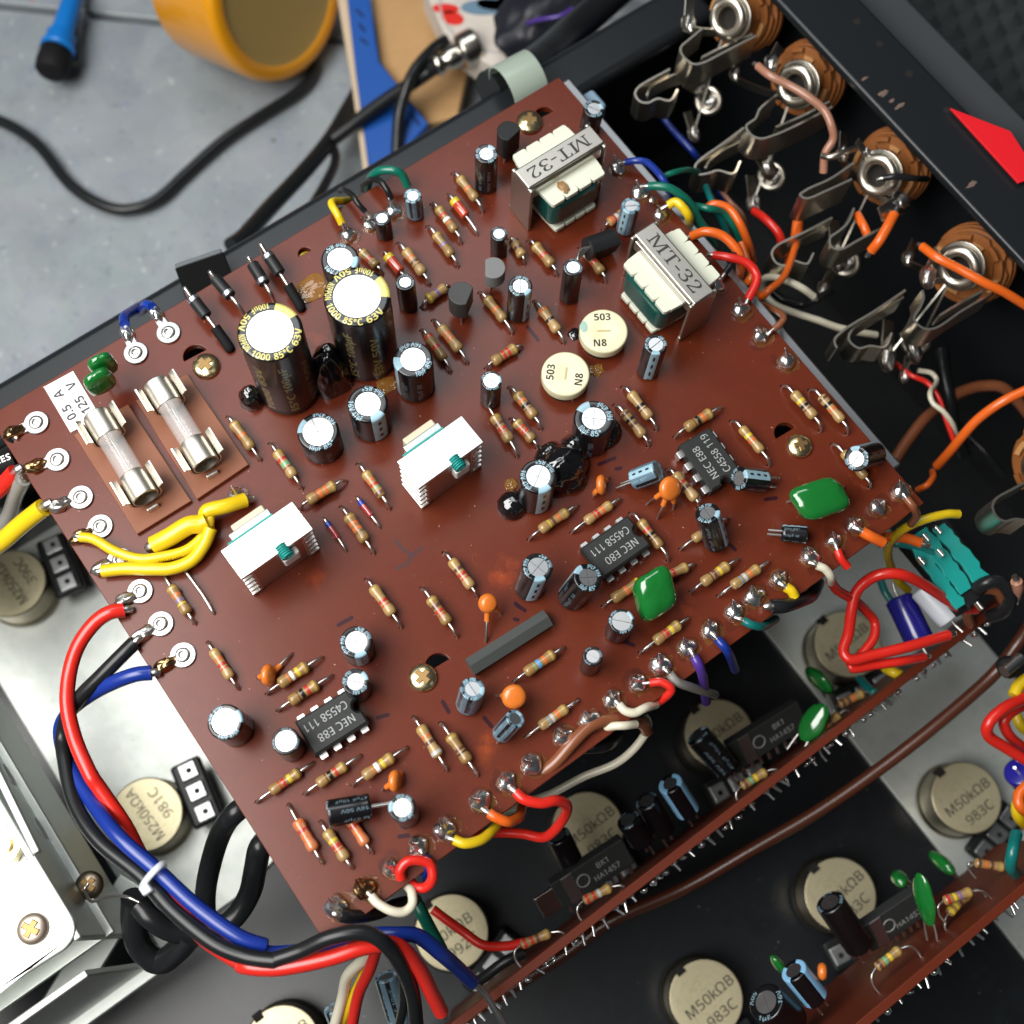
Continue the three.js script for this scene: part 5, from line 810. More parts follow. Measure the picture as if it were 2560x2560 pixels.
// ---------- silver power supply bracket, lower left ----------
{
  const sheet = phys([0.84, 0.85, 0.84], { metalness: 0.85, roughness: 0.95, roughnessMap: plateRough, map: plateTex }), c = V([-107.61,-18,19.6]); const o = thing('supply_bracket', 'bright silver sheet metal bracket at the lower left', 'bracket', c.toArray());
  const tip = V([-97.14,-18,27.17]).sub(c), e2 = V([-112,-18,27.67]).sub(c), a1 = V([-96.6,-18,23.54]).sub(c), a2 = V([-100.37,-18,28.24]).sub(c);
  const f0 = V([-102.92,-18,11.01]).sub(c), f1 = V([-96.76,-18,11.92]).sub(c), s = [[f0.x - 60, f0.z + 20], [f0.x, f0.z], [f1.x, f1.z], ...[0, 1, 2, 3, 4, 5, 6, 7, 8].map((i) => { const t = i / 8, k0 = (1 - t) ** 2, k1 = 2 * t * (1 - t), k2 = t * t, cx = tip.x * 1.5 - (a1.x + a2.x) * 0.25, cz = tip.z * 1.5 - (a1.z + a2.z) * 0.25; return [k0 * a1.x + k1 * cx + k2 * a2.x, k0 * a1.z + k1 * cz + k2 * a2.z]; }), [e2.x, e2.z], [e2.x - 60, e2.z]];
  part('top_plate', poly(s, 1.4, 0.3), sheet, o);
  { const r0 = V([-94.92,-18,-9.94]).sub(c), r1 = V([-96.44,-18,11.85]).sub(c), m0 = r0.clone().lerp(r1, 0.5), dd = r1.clone().sub(r0); const rm = part('rim_strip', box(dd.length(), 1.4, 1.5, 0.4), sheet, o, [m0.x, -0.7, m0.z]); rm.rotation.y = Math.atan2(-dd.z, dd.x);
    const n0 = V([-103.55,-30,4.31]).sub(c); part('inner_plate', box(60, 1.2, 60, 0.3), sheet, o, [n0.x - 22, -16, n0.z - 6]); part('hex_nut', new THREE.CylinderGeometry(3.4, 3.4, 3, 6), M.brass, o, [n0.x, -13.6, n0.z]); part('bolt_end', new THREE.CylinderGeometry(1.7, 1.7, 4.4, 14), M.brass, o, [n0.x, -13, n0.z]); }
  const side = sheet;
  part('side_flange', box(1.4, 40, 90, 0.4), side, o, [tip.x - 0.6, -20.4, tip.z - 44]);
  part('front_flange', box(90, 40, 1.4, 0.4), side, o, [tip.x - 47, -20.4, tip.z + 6.4]); part('bottom_ledge', box(96, 1.2, 3.4, 0.5), sheet, o, [tip.x - 44, -40.6, tip.z + 7.8]);
  for (const k of [0, 1]) part('lit_slot_disc', new THREE.CylinderGeometry(1.5, 1.5, 0.12, 18).scale(1, 1, 1.6).rotateZ(Math.PI / 2), phys([0.85, 0.86, 0.84], { roughness: 0.6 }), o, [tip.x + 0.14, -14, tip.z - 34 + k * 12]);  // pale colour stands in for lit metal seen through the slots
  screw([-102.83,-18,22.34], 2.64, 'pinkish cross-head screw on the silver bracket', 0.5, metal([0.75, 0.62, 0.5], 0.4));
  const [g, m] = print(['\u2307\u2307', '\u2248\u2248'], 4, 3, '#4a4c4e', { size: 0.7 }); const st = part('stamped_mark', g, m, o, V([-98.14,-18,21.86]).sub(c).add(new THREE.Vector3(0, 0.05, 0)).toArray()); st.rotation.y = -0.4;
  screw([-95.26,-34,18.68], 2.6, 'dark screw on the bracket side with thin wire', 0.3, metal([0.35, 0.28, 0.2], 0.35));
  // far end tab
  solid('spring_strip', box(34, 1.1, 7, 0.4), side, 'shiny metal strip below the silver bracket', 'strip', [-108.68,-60,25.78]).rotation.y = 0.45;
}
// ---------- upright boards with their parts ----------
function upright(z, x0, x1, top, label) {
  const o = thing('upright_board', label, 'circuit board', [(x0 + x1) / 2, -72, z], 'upright circuit boards'), w = x1 - x0;
  part('board_panel', box(w, top + 72, 1.7, 0.2), phys('#5c2412', { roughness: 0.5, specularIntensity: 0.4 }), o, [0, (top + 72) / 2, 0]);
  const q = seed(Math.round(z)); let x = -w / 2 + 1.5; const blob = blobGeo(0.75, 0.55, 0.75, 0.3, 5, 10).rotateX(Math.PI / 2), pin = new THREE.CylinderGeometry(0.26, 0.42, 2.2, 7).rotateX(Math.PI / 2);
  while (x < w / 2 - 1) { const y = top + 72 - 2.2 - 6 * q() * q(); const m = part('solder_pin', q() > 0.35 ? pin : blob, M.tin, o, [x, y, 1.5]); m.rotation.set(0.5 * (q() - 0.5), 0.9 * (q() - 0.5), 0); m.scale.set(1, 1, 0.7 + 0.9 * q()); if (q() > 0.45) part('solder_pin', blob, M.tin, o, [x, y, 0.85]); x += 1.3 + 3.4 * q() * q(); }
  return o;
}
upright(77.2, -56, 86, -32, 'upright brown circuit board with a row of solder pins');
upright(119.6, -14, 60, -32, 'second upright brown circuit board in the dark corner');
{
  wire([[-65.13,-70,78.59], [-50.85,-70,79.58], [-29.85,-68,81.1], [-18.94,-66,81.39], [-2.97,-64,85], [13.12,-60,86.83], [27.6,-56,88.85], [41.48,-52,89.35], [55.78,-48,89.22], [70.93,-44,88.06], [79.04,-40,85.6], [86.23,-38,82.91]], 1.9, 'umber', 'long brown cable running beside the upright board', { a: false });
}
// standing resistor / arched leads on an upright board
function sideResistor(a, b, bands, label) {
  const p = V(a), q = V(b), c = p.clone().lerp(q, 0.5), d = q.clone().sub(p).normalize(), o = thing('resistor', label, 'resistor', c.toArray(), 'resistors on the upright boards'), t = along(d);
  part('body', bodyG, TANS[1], o, [0, 0, 0], t); [...bands].forEach((s, i) => part('color_band', i === 0 || i === 3 ? endBand : midBand, BAND[s], o, d.clone().multiplyScalar([-2.15, -0.8, 0.3, 2.1][i]).toArray(), t));
  for (const s of [-1, 1]) { const e = d.clone().multiplyScalar(s * 3.1); part('lead', tube([e, e.clone().addScaledVector(d, s * 1.5).add(new THREE.Vector3(0, 0.2, 0.6)), e.clone().addScaledVector(d, s * 2.2).add(new THREE.Vector3(0, -0.3, 2.2)), e.clone().addScaledVector(d, s * 2.1).add(new THREE.Vector3(0, -0.6, 4))], 0.27, 12, 6), M.lead, o); }
}
sideResistor([-37.5,-38,73.33], [-31.59,-38,74.79], 'rrnd', 'red-banded resistor touching the thin red wire end');
sideResistor([-23.77,-38,73.79], [-17.19,-38,75.01], 'rred', 'red-banded resistor under the dark long chip');
sideResistor([13.63,-38,74.79], [20.32,-38,75.51], 'ngyd', 'green-yellow banded resistor beside the lettered long chip');
sideResistor([34.67,-44,76.84], [40.81,-44,75.51], 'yond', 'resistor beside the thin green capacitor');
sideResistor([43.31,-46,74.37], [47.39,-46,75.1], 'nnod', 'dim brown resistor behind the upright board');
sideResistor([12.5,-38,115.1], [20.58,-38,115.32], 'ngyd', 'green-yellow banded resistor on the second upright board');
sideResistor([31.32,-38,113.54], [37.89,-38,115.7], 'ryvd', 'dark banded resistor near the second green capacitor');
sideResistor([33.45,-42,116.65], [36.7,-42,116.38], 'yynd', 'yellow-banded resistor tucked under another in the dark');
sideResistor([43.59,-44,113.32], [47.44,-44,117.1], 'nond', 'resistor under the dark green wire at far corner');
function longChip(a, b, text, label) {
  const p = V(a), q = V(b), c = p.clone().lerp(q, 0.5), d = q.clone().sub(p).setY(0), o = thing('long_chip', label, 'chip', c.toArray(), 'single-row chips with metal tabs'); o.rotation.y = Math.atan2(-d.z, d.x); o.rotateX(0.55);
  const L = d.length(); part('body', box(L, 2.6, 6.4, 0.3), M.icBlack, o); part('tab', box(2.6, 0.6, 6.2, 0.1), metal([0.42, 0.42, 0.43], 0.4), o, [-L * 0.3, 1.15, 0]); part('end_tab', box(4.5, 0.7, 5, 0.2), M.steel, o, [-L / 2 - 1.8, 0, 0.6]);
  const [g, m] = print(text, 9, 4.6, '#8d908e', { size: 0.75 }); part('lettering', g, m, o, [L * 0.16, 1.33, 0]);
  part('logo_ring', new THREE.TorusGeometry(1.3, 0.16, 6, 24).rotateX(Math.PI / 2), phys([0.2, 0.2, 0.2], { roughness: 0.6 }), o, [-L * 0.14, 1.3, 0]);
  for (let i = 0; i < 8; i++) part('pin', new THREE.BoxGeometry(0.6, 0.3, 3), M.tin, o, [-L * 0.42 + (i * L * 0.84) / 7, -0.6, 4.4]);
}
longChip([19.02,-50,69.31], [36.36,-50,70.81], ['BK1', 'HA1457'], 'long lettered chip with bright tab by green capacitor');
longChip([-26.23,-50,70.17], [-9.52,-50,71.35], ['BK1', 'HA1457'], 'dark long chip below the red loop potentiometer');
longChip([18.7,-52,112.31], [33.01,-52,113.54], ['', 'HA1457'], 'dark long chip on the second upright board');
const sideCap = (a, b, r, style, label, o) => { const t = capAt(a, b, r, style, label, { legs: 3, ...o }); t.userData.group = 'capacitors on the upright boards'; };
sideCap([15.8,-46,71.49], [14.17,-42,62.15], 2.6, 'b', 'tall black capacitor in front of a potentiometer face', { turn: 1 });
sideCap([-20.11,-52,68.42], [-19.51,-46,61.37], 2.5, 'p', 'black capacitor in front of the red loop potentiometer');
sideCap([-6.01,-50,72.5], [-6.43,-46,67.02], 2.5, 'p', 'black capacitor right of the red loop potentiometer');
sideCap([-1.19,-52,73.39], [-1.17,-46,66.32], 2.4, 'p', 'black capacitor beside the pale blue striped one');
sideCap([4.24,-46,72.97], [3.56,-40,66.3], 2.5, 's', 'pale blue striped capacitor on the upright board', { turn: 0.4 });
sideCap([16.3,-50,112.86], [15.51,-44,102.05], 2.9, 'p', 'black capacitor in front of the dark corner potentiometer');
sideCap([2.16,-44,113.92], [1.2,-40,106.71], 2.6, 's', 'pale blue striped capacitor on the second upright board', { turn: 0.4 });
sideCap([-3.91,-46,114.69], [-6.51,-40,107.96], 3.6, 'p', 'wide dark capacitor at the lower photo edge');
sideCap([-63.45,-44,71.63], [-60.65,-40,63.19], 2.3, 'l', 'white lettered capacitor behind the black supply wire', { turn: 0.4 });
sideCap([-73.58,-50,65.47], [-72.62,-48,61.91], 1.8, 'l', 'small pale capacitor beside the dropping wires');
const thinCap = (a, b, w, th, label) => { const p = V(a), q = V(b), c = p.clone().lerp(q, 0.5), o = thing('film_capacitor', label, 'capacitor', c.toArray(), 'green capacitors on the upright boards'); o.quaternion.copy(along(q.clone().sub(p))); part('body', blobGeo(th, p.distanceTo(q) / 2, w, 0.1, 3, 22, false), M.green, o); for (const s of [-1, 1]) part('lead', tube([[0, -p.distanceTo(q) * 0.45, s * w * 0.5], [0, -p.distanceTo(q) * 0.5 - 1.5, s * w * 0.55], [0, -p.distanceTo(q) * 0.5 - 3.4, s * w * 0.55]], 0.27, 8, 6), M.lead, o); };
thinCap([30.62,-42,74.98], [37.59,-38,72.25], 2.4, 0.95, 'thin glossy green capacitor beside the lettered long chip');
thinCap([45.48,-56,70.48], [44.93,-52,65.67], 4.2, 1.6, 'dark green capacitor in front of red loops potentiometer');
thinCap([27.31,-40,115.77], [30.87,-36,106.82], 2.4, 1.0, 'tall thin green capacitor on the second upright board');
thinCap([34.22,-58,110.81], [32.69,-58,107.59], 3.2, 1.5, 'dim green capacitor in the dark corner');
thinCap([43.36,-60,113.79], [42.56,-58,110.46], 4, 1.5, 'dim green capacitor near the plate potentiometer');
thinCap([2.31,-56,109.26], [1.88,-54,104.53], 1.6, 1, 'dim green capacitor near the blue striped one');
{ const d0 = disc; d0([5.82,-42,110.47], 1.63, [0.75, 0.25, 0.62], [], 'thin orange disc capacitor in the dark corner', 0.9); }
wire([[46.42,-38,118.27], [45.15,-34,115.59], [46.32,-32,113.32], [50.04,-34,111.97]], 1.6, 'teal', 'dark green wire at the far corner potentiometer', { a: 1.4 });
// axial capacitors and their neighbours
function axial(a, b, r, mat, label, text) {
  const p = V(a), q = V(b), c = p.clone().lerp(q, 0.5), L = p.distanceTo(q), o = thing('axial_capacitor', label, 'capacitor', c.toArray()); o.quaternion.copy(along(q.clone().sub(p)));
  part('body', lathe([[0, -L / 2], [r * 0.8, -L / 2], [r, -L / 2 + 0.5], [r, L / 2 - 0.5], [r * 0.8, L / 2], [0, L / 2]], 30), mat, o);
  for (const s of [-1, 1]) part('lead', tube([[0, s * L / 2, 0], [0, s * (L / 2 + 1.5), 0], [0, s * (L / 2 + 3), 0.4]], 0.3, 6, 6), M.lead, o);
  if (text) { const g = new THREE.CylinderGeometry(r + 0.04, r + 0.04, L * 0.8, 20, 1, true, 0.1, 1.5), m = phys('#ffffff', { transparent: true, map: canvas(64, 256, (x) => { x.clearRect(0, 0, 64, 256); x.fillStyle = '#2a2a30'; x.font = 'bold 30px sans-serif'; x.translate(40, 240); x.rotate(-Math.PI / 2); x.fillText(text, 0, 0, 220); }) }); part('lettering', g, m, o).rotation.y = o.name ? 1.2 : 0; }
}
axial([59.69,-34,73.69], [62.23,-34,64.28], 2.9, M.blueCap, 'shiny dark blue capacitor beside the silver plate');
axial([65.44,-29,73.82], [65.04,-29,65.32], 2.6, M.whiteCap, 'pale grey lettered capacitor beside the blue one', '50V 4.7\u03bcF');
wire([[53.8,-42,73.99], [53.83,-40,75.21], [54.68,-40,76.9]], 1.5, 'yellow', 'short yellow wire behind the upright board', { a: false, b: 1 });
wire([[51.01,-50,72.73], [49.79,-46,74.61], [48.56,-42,76.42]], 1.2, 'teal', 'short teal wire behind the upright board', { a: false, b: 1.4 });
// switch with teal lacquered strips
{
  const c = V([64.35,-16,63.86]), o = thing('strip_switch', 'black contact block with teal lacquered strips', 'switch', c.toArray());
  const a = V([65.53,-16,58.47]), b = V([68.22,-16,72.08]), d = b.clone().sub(a).setY(0);
  const quad = [[64.82,-18,56.16], [73.48,-18,57.69], [72,-18,72.76], [64.78,-18,73.78]].map((p) => [p[0] - c.x, p[2] - c.z]); part('block', poly(quad, 7, 0.4), M.blackMatt, o, [0, -2.2, 0]);
  const strip = (pts, w, s) => { const q = seed(s), v = pts.map(V), L = [], R2 = []; const N = 14; for (let i = 0; i <= N; i++) { const p = v[0].clone().lerp(v[1], i / N), dd = v[1].clone().sub(v[0]).normalize(), n = new THREE.Vector3(-dd.z, 0, dd.x), wl = w * (0.75 + 0.5 * q()), wr = w * (0.75 + 0.5 * q()); L.push(p.clone().addScaledVector(n, wl).sub(c)); R2.push(p.clone().addScaledVector(n, -wr).sub(c)); } part('lacquered_strip', poly([...L, ...R2.reverse()].map((p) => [p.x, p.z]), 0.7, 0.1), M.teal, o, [0, -1.5, 0]); };
  strip([[70.79,-16,58.34], [70.28,-16,71.84]], 1.55, 3); strip([[67.29,-16,56.91], [66.45,-16,70.82]], 1.5, 4); strip([[64.57,-16,57.08], [63.5,-16,72.45]], 1.2, 5);
  for (const p of [[65.93,-15.5,58.58], [66.17,-15.5,62.39], [62.23,-15.5,61.5], [68.79,-15.5,58.87], [65.28,-15.5,74.2]]) part('pin', box(0.6, 1.6, 1.8, 0.2), M.tin, o, V(p).sub(c).toArray());
  wire([[68.54,-30,76.45], [67.87,-26,74.3], [67.84,-22,72.69], [70.02,-20,72.43], [72.09,-20,74.25], [73.07,-22,76.4]], 1.4, 'brown', 'brown wire curled at the end of the teal strips', { a: 1 });
  wire([[68.32,-18,71.52], [69.97,-16,71.79], [72.1,-16,73.47], [72.93,-18,76.16], [71.94,-22,78.03], [70.85,-26,77.48]], 1.8, 'black', 'black wire ring at the end of the teal strips', { a: false });
  wire([[73.46,-14,74.75], [73.58,-16,76.23], [74.25,-20,77.17]], 1.5, 'pink', 'short brown sleeved wire at the right edge', { a: 2 });
  // far right loops
  wire([[70.85,-36,94.32], [64.43,-34,93.28], [60.14,-34,93.33], [59.26,-36,95.45], [61.17,-38,99.6], [63.79,-40,104.3]], 1.6, 'red', 'outer orange-red loop at the right edge', { a: false });
  wire([[71.51,-40,96.1], [67.43,-38,94.99], [64.44,-38,95.67], [64.06,-40,98.55], [66.91,-44,103.47]], 1.5, 'red', 'inner orange-red loop at the right edge', { a: false });
  wire([[73.68,-36,91.74], [70.83,-36,91.83], [68.5,-36,92.64]], 1.7, 'yellow', 'yellow wire at the right edge above the loops', { a: false });
  wire([[71.07,-46,96.4], [70.01,-46,99.27], [71.35,-48,101.69]], 1.5, 'yellow', 'yellow wire inside the right edge loops', { a: false });
  axial([65.11,-50,108.46], [63.3,-46,105.55], 3, M.blueCap, 'blue capacitor cut off by the right photo edge');
  wire([[57.7,-46,114.49], [55.97,-42,111.55], [56.58,-40,109.47], [59.51,-40,108.84]], 1.9, 'yellow', 'yellow wire cut off by the right photo edge', { a: false });
  wire([[55.22,-36,110.91], [53.99,-34,108.56], [55.59,-34,107.05], [58.15,-34,106.55]], 1.5, 'orange', 'orange wire cut off by the right photo edge', { a: false });
  const s2 = thing('post_screw', 'black post with a bright pin at the right edge', 'post', [69.69,-30,87.3]); part('bright_pin', new THREE.CylinderGeometry(1.2, 1.2, 5, 16).rotateZ(1.4), M.tin, s2); part('collar', blobGeo(2.2, 2, 2.2, 0.15, 3, 18, false), M.blackMatt, s2, [0, -2, 0]);
}

// ---------- jack sockets ----------
function jack(center, ring, springs, lugs, label, r = 8.4, low) {
  const c = V(center), o = thing('jack_socket', label, 'jack socket', center, 'open jack sockets on the rear wall'), ax = new THREE.Vector3(-0.86, 0.5, 0.08).normalize(), q = along(ax);
  const waf = (rad, cut, a0) => { const s = new THREE.Shape(); for (let i = 0; i <= 36; i++) { const t = a0 + (i / 36) * Math.PI * 2, k = rad * (Math.cos(t * 3 + cut) > 0.86 ? 0.9 : 1); i ? s.lineTo(k * Math.cos(t), k * Math.sin(t)) : s.moveTo(k * Math.cos(t), k * Math.sin(t)); } const h = new THREE.Path(); h.absarc(0, 0, 4, 0, 7); s.holes.push(h); return new THREE.ExtrudeGeometry(s, { depth: 0.9, bevelEnabled: true, bevelSize: 0.1, bevelThickness: 0.1, bevelSegments: 1 }).rotateX(-Math.PI / 2); };
  [[r, 0, 0], [r * 0.97, 1.2, 0.4], [r * 0.93, 2.2, 0.8], [r * 0.86, 0.6, 1.2]].forEach(([a, b, d], i) => part('wafer', waf(a, b, d), M.wafer, o, ax.clone().multiplyScalar(-3.9 + i * 1.3).toArray(), q));
  const arc = (r0, r1, a0, a1) => { const s = new THREE.Shape(); s.absarc(0, 0, r1, a0, a1, false); s.absarc(0, 0, r0, a1, a0, true); s.closePath(); return new THREE.ExtrudeGeometry(s, { depth: 0.8, bevelEnabled: true, bevelSize: 0.08, bevelThickness: 0.08, bevelSegments: 1, curveSegments: 10 }).rotateX(-Math.PI / 2); };
  for (let i = 0; i < 12; i++) { const a0 = i * 0.52 + 0.1, out = i % 2; part('wafer_segment', arc(r * (out ? 0.74 : 0.56), r * (out ? 0.84 : 0.66), a0, a0 + 0.42), i % 3 ? M.wafer : M.waferCut, o, ax.clone().multiplyScalar(0.75 + 0.3 * (i % 2)).toArray(), q); }
  const rg = V(ring).sub(c);
  part('washer', new THREE.TorusGeometry(3.2, 1.05, 12, 36).rotateX(Math.PI / 2).scale(1, 0.9, 1), M.nickel, o, rg.toArray(), q);
  part('bushing', new THREE.CylinderGeometry(2.3, 2.3, 3, 28, 1, true), M.nickel, o, rg.clone().addScaledVector(ax, -1).toArray(), q);
  part('inner_bore', new THREE.CylinderGeometry(2.3, 2.3, 0.3, 28), M.darkHole, o, rg.clone().addScaledVector(ax, -2).toArray(), q);
  part('washer_plate', lathe([[2.5, -0.25], [4.8, -0.25], [4.9, 0], [4.7, 0.25], [2.5, 0.25], [2.5, -0.25]], 32), M.tagMetal, o, rg.clone().addScaledVector(ax, -1.1).toArray(), q);
  for (const [pts, h, th] of springs) part('spring_leaf', ribbon(pts.map((p) => V(p).sub(c).toArray()), h, th ?? 0.45), M.nickel, o);
  for (const [p, s0, w] of lugs) {
    const s = s0 * 0.8;
    const at = V(p).sub(c), q2 = along(new THREE.Vector3(0.3, 0.8, 0.5)).multiply(new THREE.Quaternion().setFromAxisAngle(UPV, w * 2.4)), sh = new THREE.Shape(); sh.absarc(0, 0, 1.5 * s, 0.7, Math.PI * 2 - 0.7, false); sh.lineTo(4.4 * s, -0.9 * s); sh.lineTo(4.4 * s, 0.9 * s); sh.closePath(); const ho = new THREE.Path(); ho.absarc(0, 0, 0.6 * s, 0, 7); sh.holes.push(ho);
    part('solder_tag', new THREE.ExtrudeGeometry(sh, { depth: 0.35, bevelEnabled: true, bevelSize: 0.1, bevelThickness: 0.08, bevelSegments: 1, curveSegments: 14 }).rotateX(-Math.PI / 2), M.tagMetal, o, at.toArray(), q2);
    const way = rg.clone().sub(at); if (way.length() < 26) part('strap', ribbon([at.toArray(), at.clone().addScaledVector(way, 0.45).add(new THREE.Vector3(0, -2, 0)).toArray(), at.clone().addScaledVector(way, 0.9).add(new THREE.Vector3(0, -3, 0)).toArray()], 2.2, 0.4), M.tagMetal, o);
    part('solder', blobGeo(1.5 * s, 0.55 * s, 0.9 * s, 0.5, Math.round(p[0]), 16), M.lead, o, at.clone().add(new THREE.Vector3(0.6, 0.35, 0.2)).toArray(), q2);
  }
  if (low) { const at = V(low).sub(c), q3 = along(new THREE.Vector3(-0.7, 0.68, 0.2)); part('eyelet', new THREE.TorusGeometry(2.6, 0.8, 10, 28).rotateX(Math.PI / 2), M.nickel, o, at.clone().addScaledVector(ax, 1.4).toArray(), q3); part('solder', blobGeo(2, 1.4, 1.6, 0.4, 4, 16), M.tin, o, at.clone().addScaledVector(ax, 1).toArray(), q3); }
}
jack([109.08,-11,-50.85], [102.31,-5,-48.76], [
  [[[104.4,-5,-42.1], [96.99,-5,-42.65], [90.96,-5,-43.17], [89.39,-5,-44.04], [88.88,-5,-46.73], [89.72,-5,-48.51], [92.75,-5,-49.23], [96.64,-5,-49.81]], 6.5],
  [[[106.09,-8,-44.33], [99.52,-8,-45.34], [93.75,-8,-45.83]], 4],
  [[[88.36,-11,-48.9], [80.03,-11,-49], [78.56,-11,-48.08], [78.35,-11,-46.08], [79.53,-11,-44.92], [81.74,-11,-44.59], [83.58,-11,-42.81], [86.63,-11,-44.02]], 6],
  [[[94.47,-13,-46.8], [88.45,-13,-48.53], [83.05,-13,-48.53], [81.45,-13,-47.46]], 4]],
  [[[94.37,-5,-52.23], 1.5, 0.4], [[96.29,-21,-45.36], 1.6, 1], [[90.42,-25,-39.91], 1.4, 0.6]], 'first jack socket at the top, springs pointing down left', 7.9, [104.94,-34,-48.82]);
jack([109.48,-11,-30.88], [103.27,-5,-28.13], [
  [[[105.51,-4,-19.62], [98.04,-4,-20.24], [91.32,-4,-21.2], [88.75,-4,-22.16], [87.85,-4,-24], [88.31,-4,-25.93], [91.04,-4,-26.3], [93.16,-4,-27.52], [98.23,-4,-28.18]], 7],
  [[[107.93,-7,-22.09], [101.05,-7,-22.64], [95.03,-7,-23.67]], 4],
  [[[92.08,-11,-28.95], [85.54,-11,-28.43], [79.98,-11,-28.11], [78,-11,-27.41], [77.62,-11,-25.61], [79.17,-11,-24.74], [81.29,-11,-24.1], [83.41,-11,-21.8], [86.45,-11,-23.21]], 6.5],
  [[[91.55,-13,-27.64], [86.09,-13,-28.03], [82.36,-13,-27.68], [80.56,-13,-26.84]], 4]],
  [[[101.68,-4,-34.64], 1.4, 0.2], [[94.53,-19,-21.58], 1.8, 0.8], [[88.99,-23,-18.29], 1.7, 0.5], [[102.29,-17,-42.94], 1.2, 0.3]], 'second jack socket crossed by a brown wire', 7.9, [104.06,-34,-25.25]);
jack([109.78,-11,-4.56], [103.14,-5,-2.71], [
  [[[100.62,-4,-7.27], [94.48,-4,-7.13], [88.79,-4,-7.9], [87.07,-4,-7.7], [87.57,-4,-6.45], [92.3,-4,-5.46], [97.78,-4,-4.63]], 8],
  [[[97.19,-7,6.13], [92.19,-7,5.59], [87.44,-7,5.02], [86.46,-7,3.55], [87.59,-7,2], [90.17,-7,1.83], [92.85,-7,1.34], [95.82,-7,-0.36]], 7],
  [[[92.77,-10,-2.14], [86.11,-10,-2.78], [79.28,-10,-3.58], [77.59,-10,-2.79], [77.03,-10,-0.63], [78.13,-10,0.72], [80.16,-10,0.96], [81.91,-10,2.89], [84.49,-10,1.82]], 7],
  [[[91.31,-12,-1.82], [86.67,-12,-2.64], [82.32,-12,-2.88]], 4]],
  [[[102.56,-5,4.45], 1.9, 1.3], [[92.74,-19,3.1], 2.2, 0.5], [[101.61,-7,-11.08], 1.3, 0.4], [[103.61,-4,-7.22], 1.0, 0.8]], 'third jack socket with an orange wire on its tag', 8, [103.63,-34,0.74]);
jack([108.25,-11,21.66], [102.57,-5,21.8], [
  [[[103.46,-4,29.73], [96.06,-4,29.22], [89.29,-4,28.93], [87.59,-4,27.55], [87.56,-4,25.31], [90.09,-4,24.12], [91.99,-4,23.03], [92.95,-4,21.63]], 7],
  [[[104.48,-7,27.91], [98.63,-7,27.24], [93.96,-7,26.99]], 4],
  [[[94.07,-10,18.48], [86.01,-10,18.42], [78.48,-10,18.08], [75.57,-10,18.67], [74.82,-10,20.2]], 6],
  [[[93.4,-11,19.1], [86.19,-11,18.68], [80.1,-11,18.8], [78.44,-11,20.08], [78.83,-11,22.43], [80.98,-11,23.38], [83.2,-11,25.12], [86.31,-11,23.71]], 6]],
  [[[95.35,-4,20.1], 1.8, 0.2], [[87.42,-21,25.53], 2.2, 0.4], [[92.66,-21,28.03], 1.6, 0.7], [[102.05,-15,12.2], 1.3, 0.2], [[90.07,-25,29.85], 1.2, 0.3], [[86.87,-21,6.24], 1.4, 0.2]], 'fourth jack socket crossed by an orange wire', 8.2, [103.68,-34,23.66]);
jack([97.15,-17,62.37], [91.01,-11,62.16], [
  [[[86,-7,61.78], [81.14,-7,61.11], [77.48,-7,60.75], [75.89,-7,61.5], [75.21,-7,63.4], [75.84,-7,64.85], [77.64,-7,65.63], [79.41,-7,67.21]], 8]],
  [], 'fifth jack socket cut off by the right edge', 9);
// wires soldered on the jacks
wire([[97.25,-1,-34.22], [97.18,0,-30.62], [98.98,0,-26.5], [100.43,0,-22.42], [101.42,-1,-18.75], [101.13,-2,-15.34], [100.42,-4,-13.88], [98.63,-6,-12.72], [97.36,-9,-10.74]], 1.15, 'pink', 'brownish pink wire crossing the second jack', { a: 1.2 });
wire([[98.66,-3,6.4], [95.27,-3,7.91], [93.09,-4,8.76], [91.74,-6,9.1]], 1.45, 'orange', 'orange sleeve on the third jack tag', { a: 1.6, b: 1.2 });
wire([[96.63,-9,0.49], [95.45,-8,3.59], [95.09,-9,5.78]], 1.25, 'orange', 'orange lettered wire inside the third jack', { a: false });
wire([[91.45,-17,-8.69], [88.69,-17,-6.08], [85.73,-17,-3.23], [83.53,-19,-1.69]], 1.2, 'orange', 'orange wire passing behind the third jack springs', { a: false });
wire([[83.68,-15,-14.03], [83.3,-13,-10.55], [83.32,-13,-6.9], [83.25,-15,-5.16], [83.31,-19,-4.69]], 1.2, 'red', 'red wire bending between second and third jacks', { a: 1 });
wire([[100.88,-1,-0.3], [102.38,0,1.34], [106.11,-1,3.13], [110.67,-5,3.51]], 0.9, 'black', 'black wire across the third jack ring', { a: 1 });
wire([[96.38,-4,-12.02], [97.03,-3,-10.55], [99.24,-3,-9.62], [103.62,-5,-9.86]], 0.9, 'black', 'dark stub lead between second and third jacks', { a: false, mat: M.nickel });

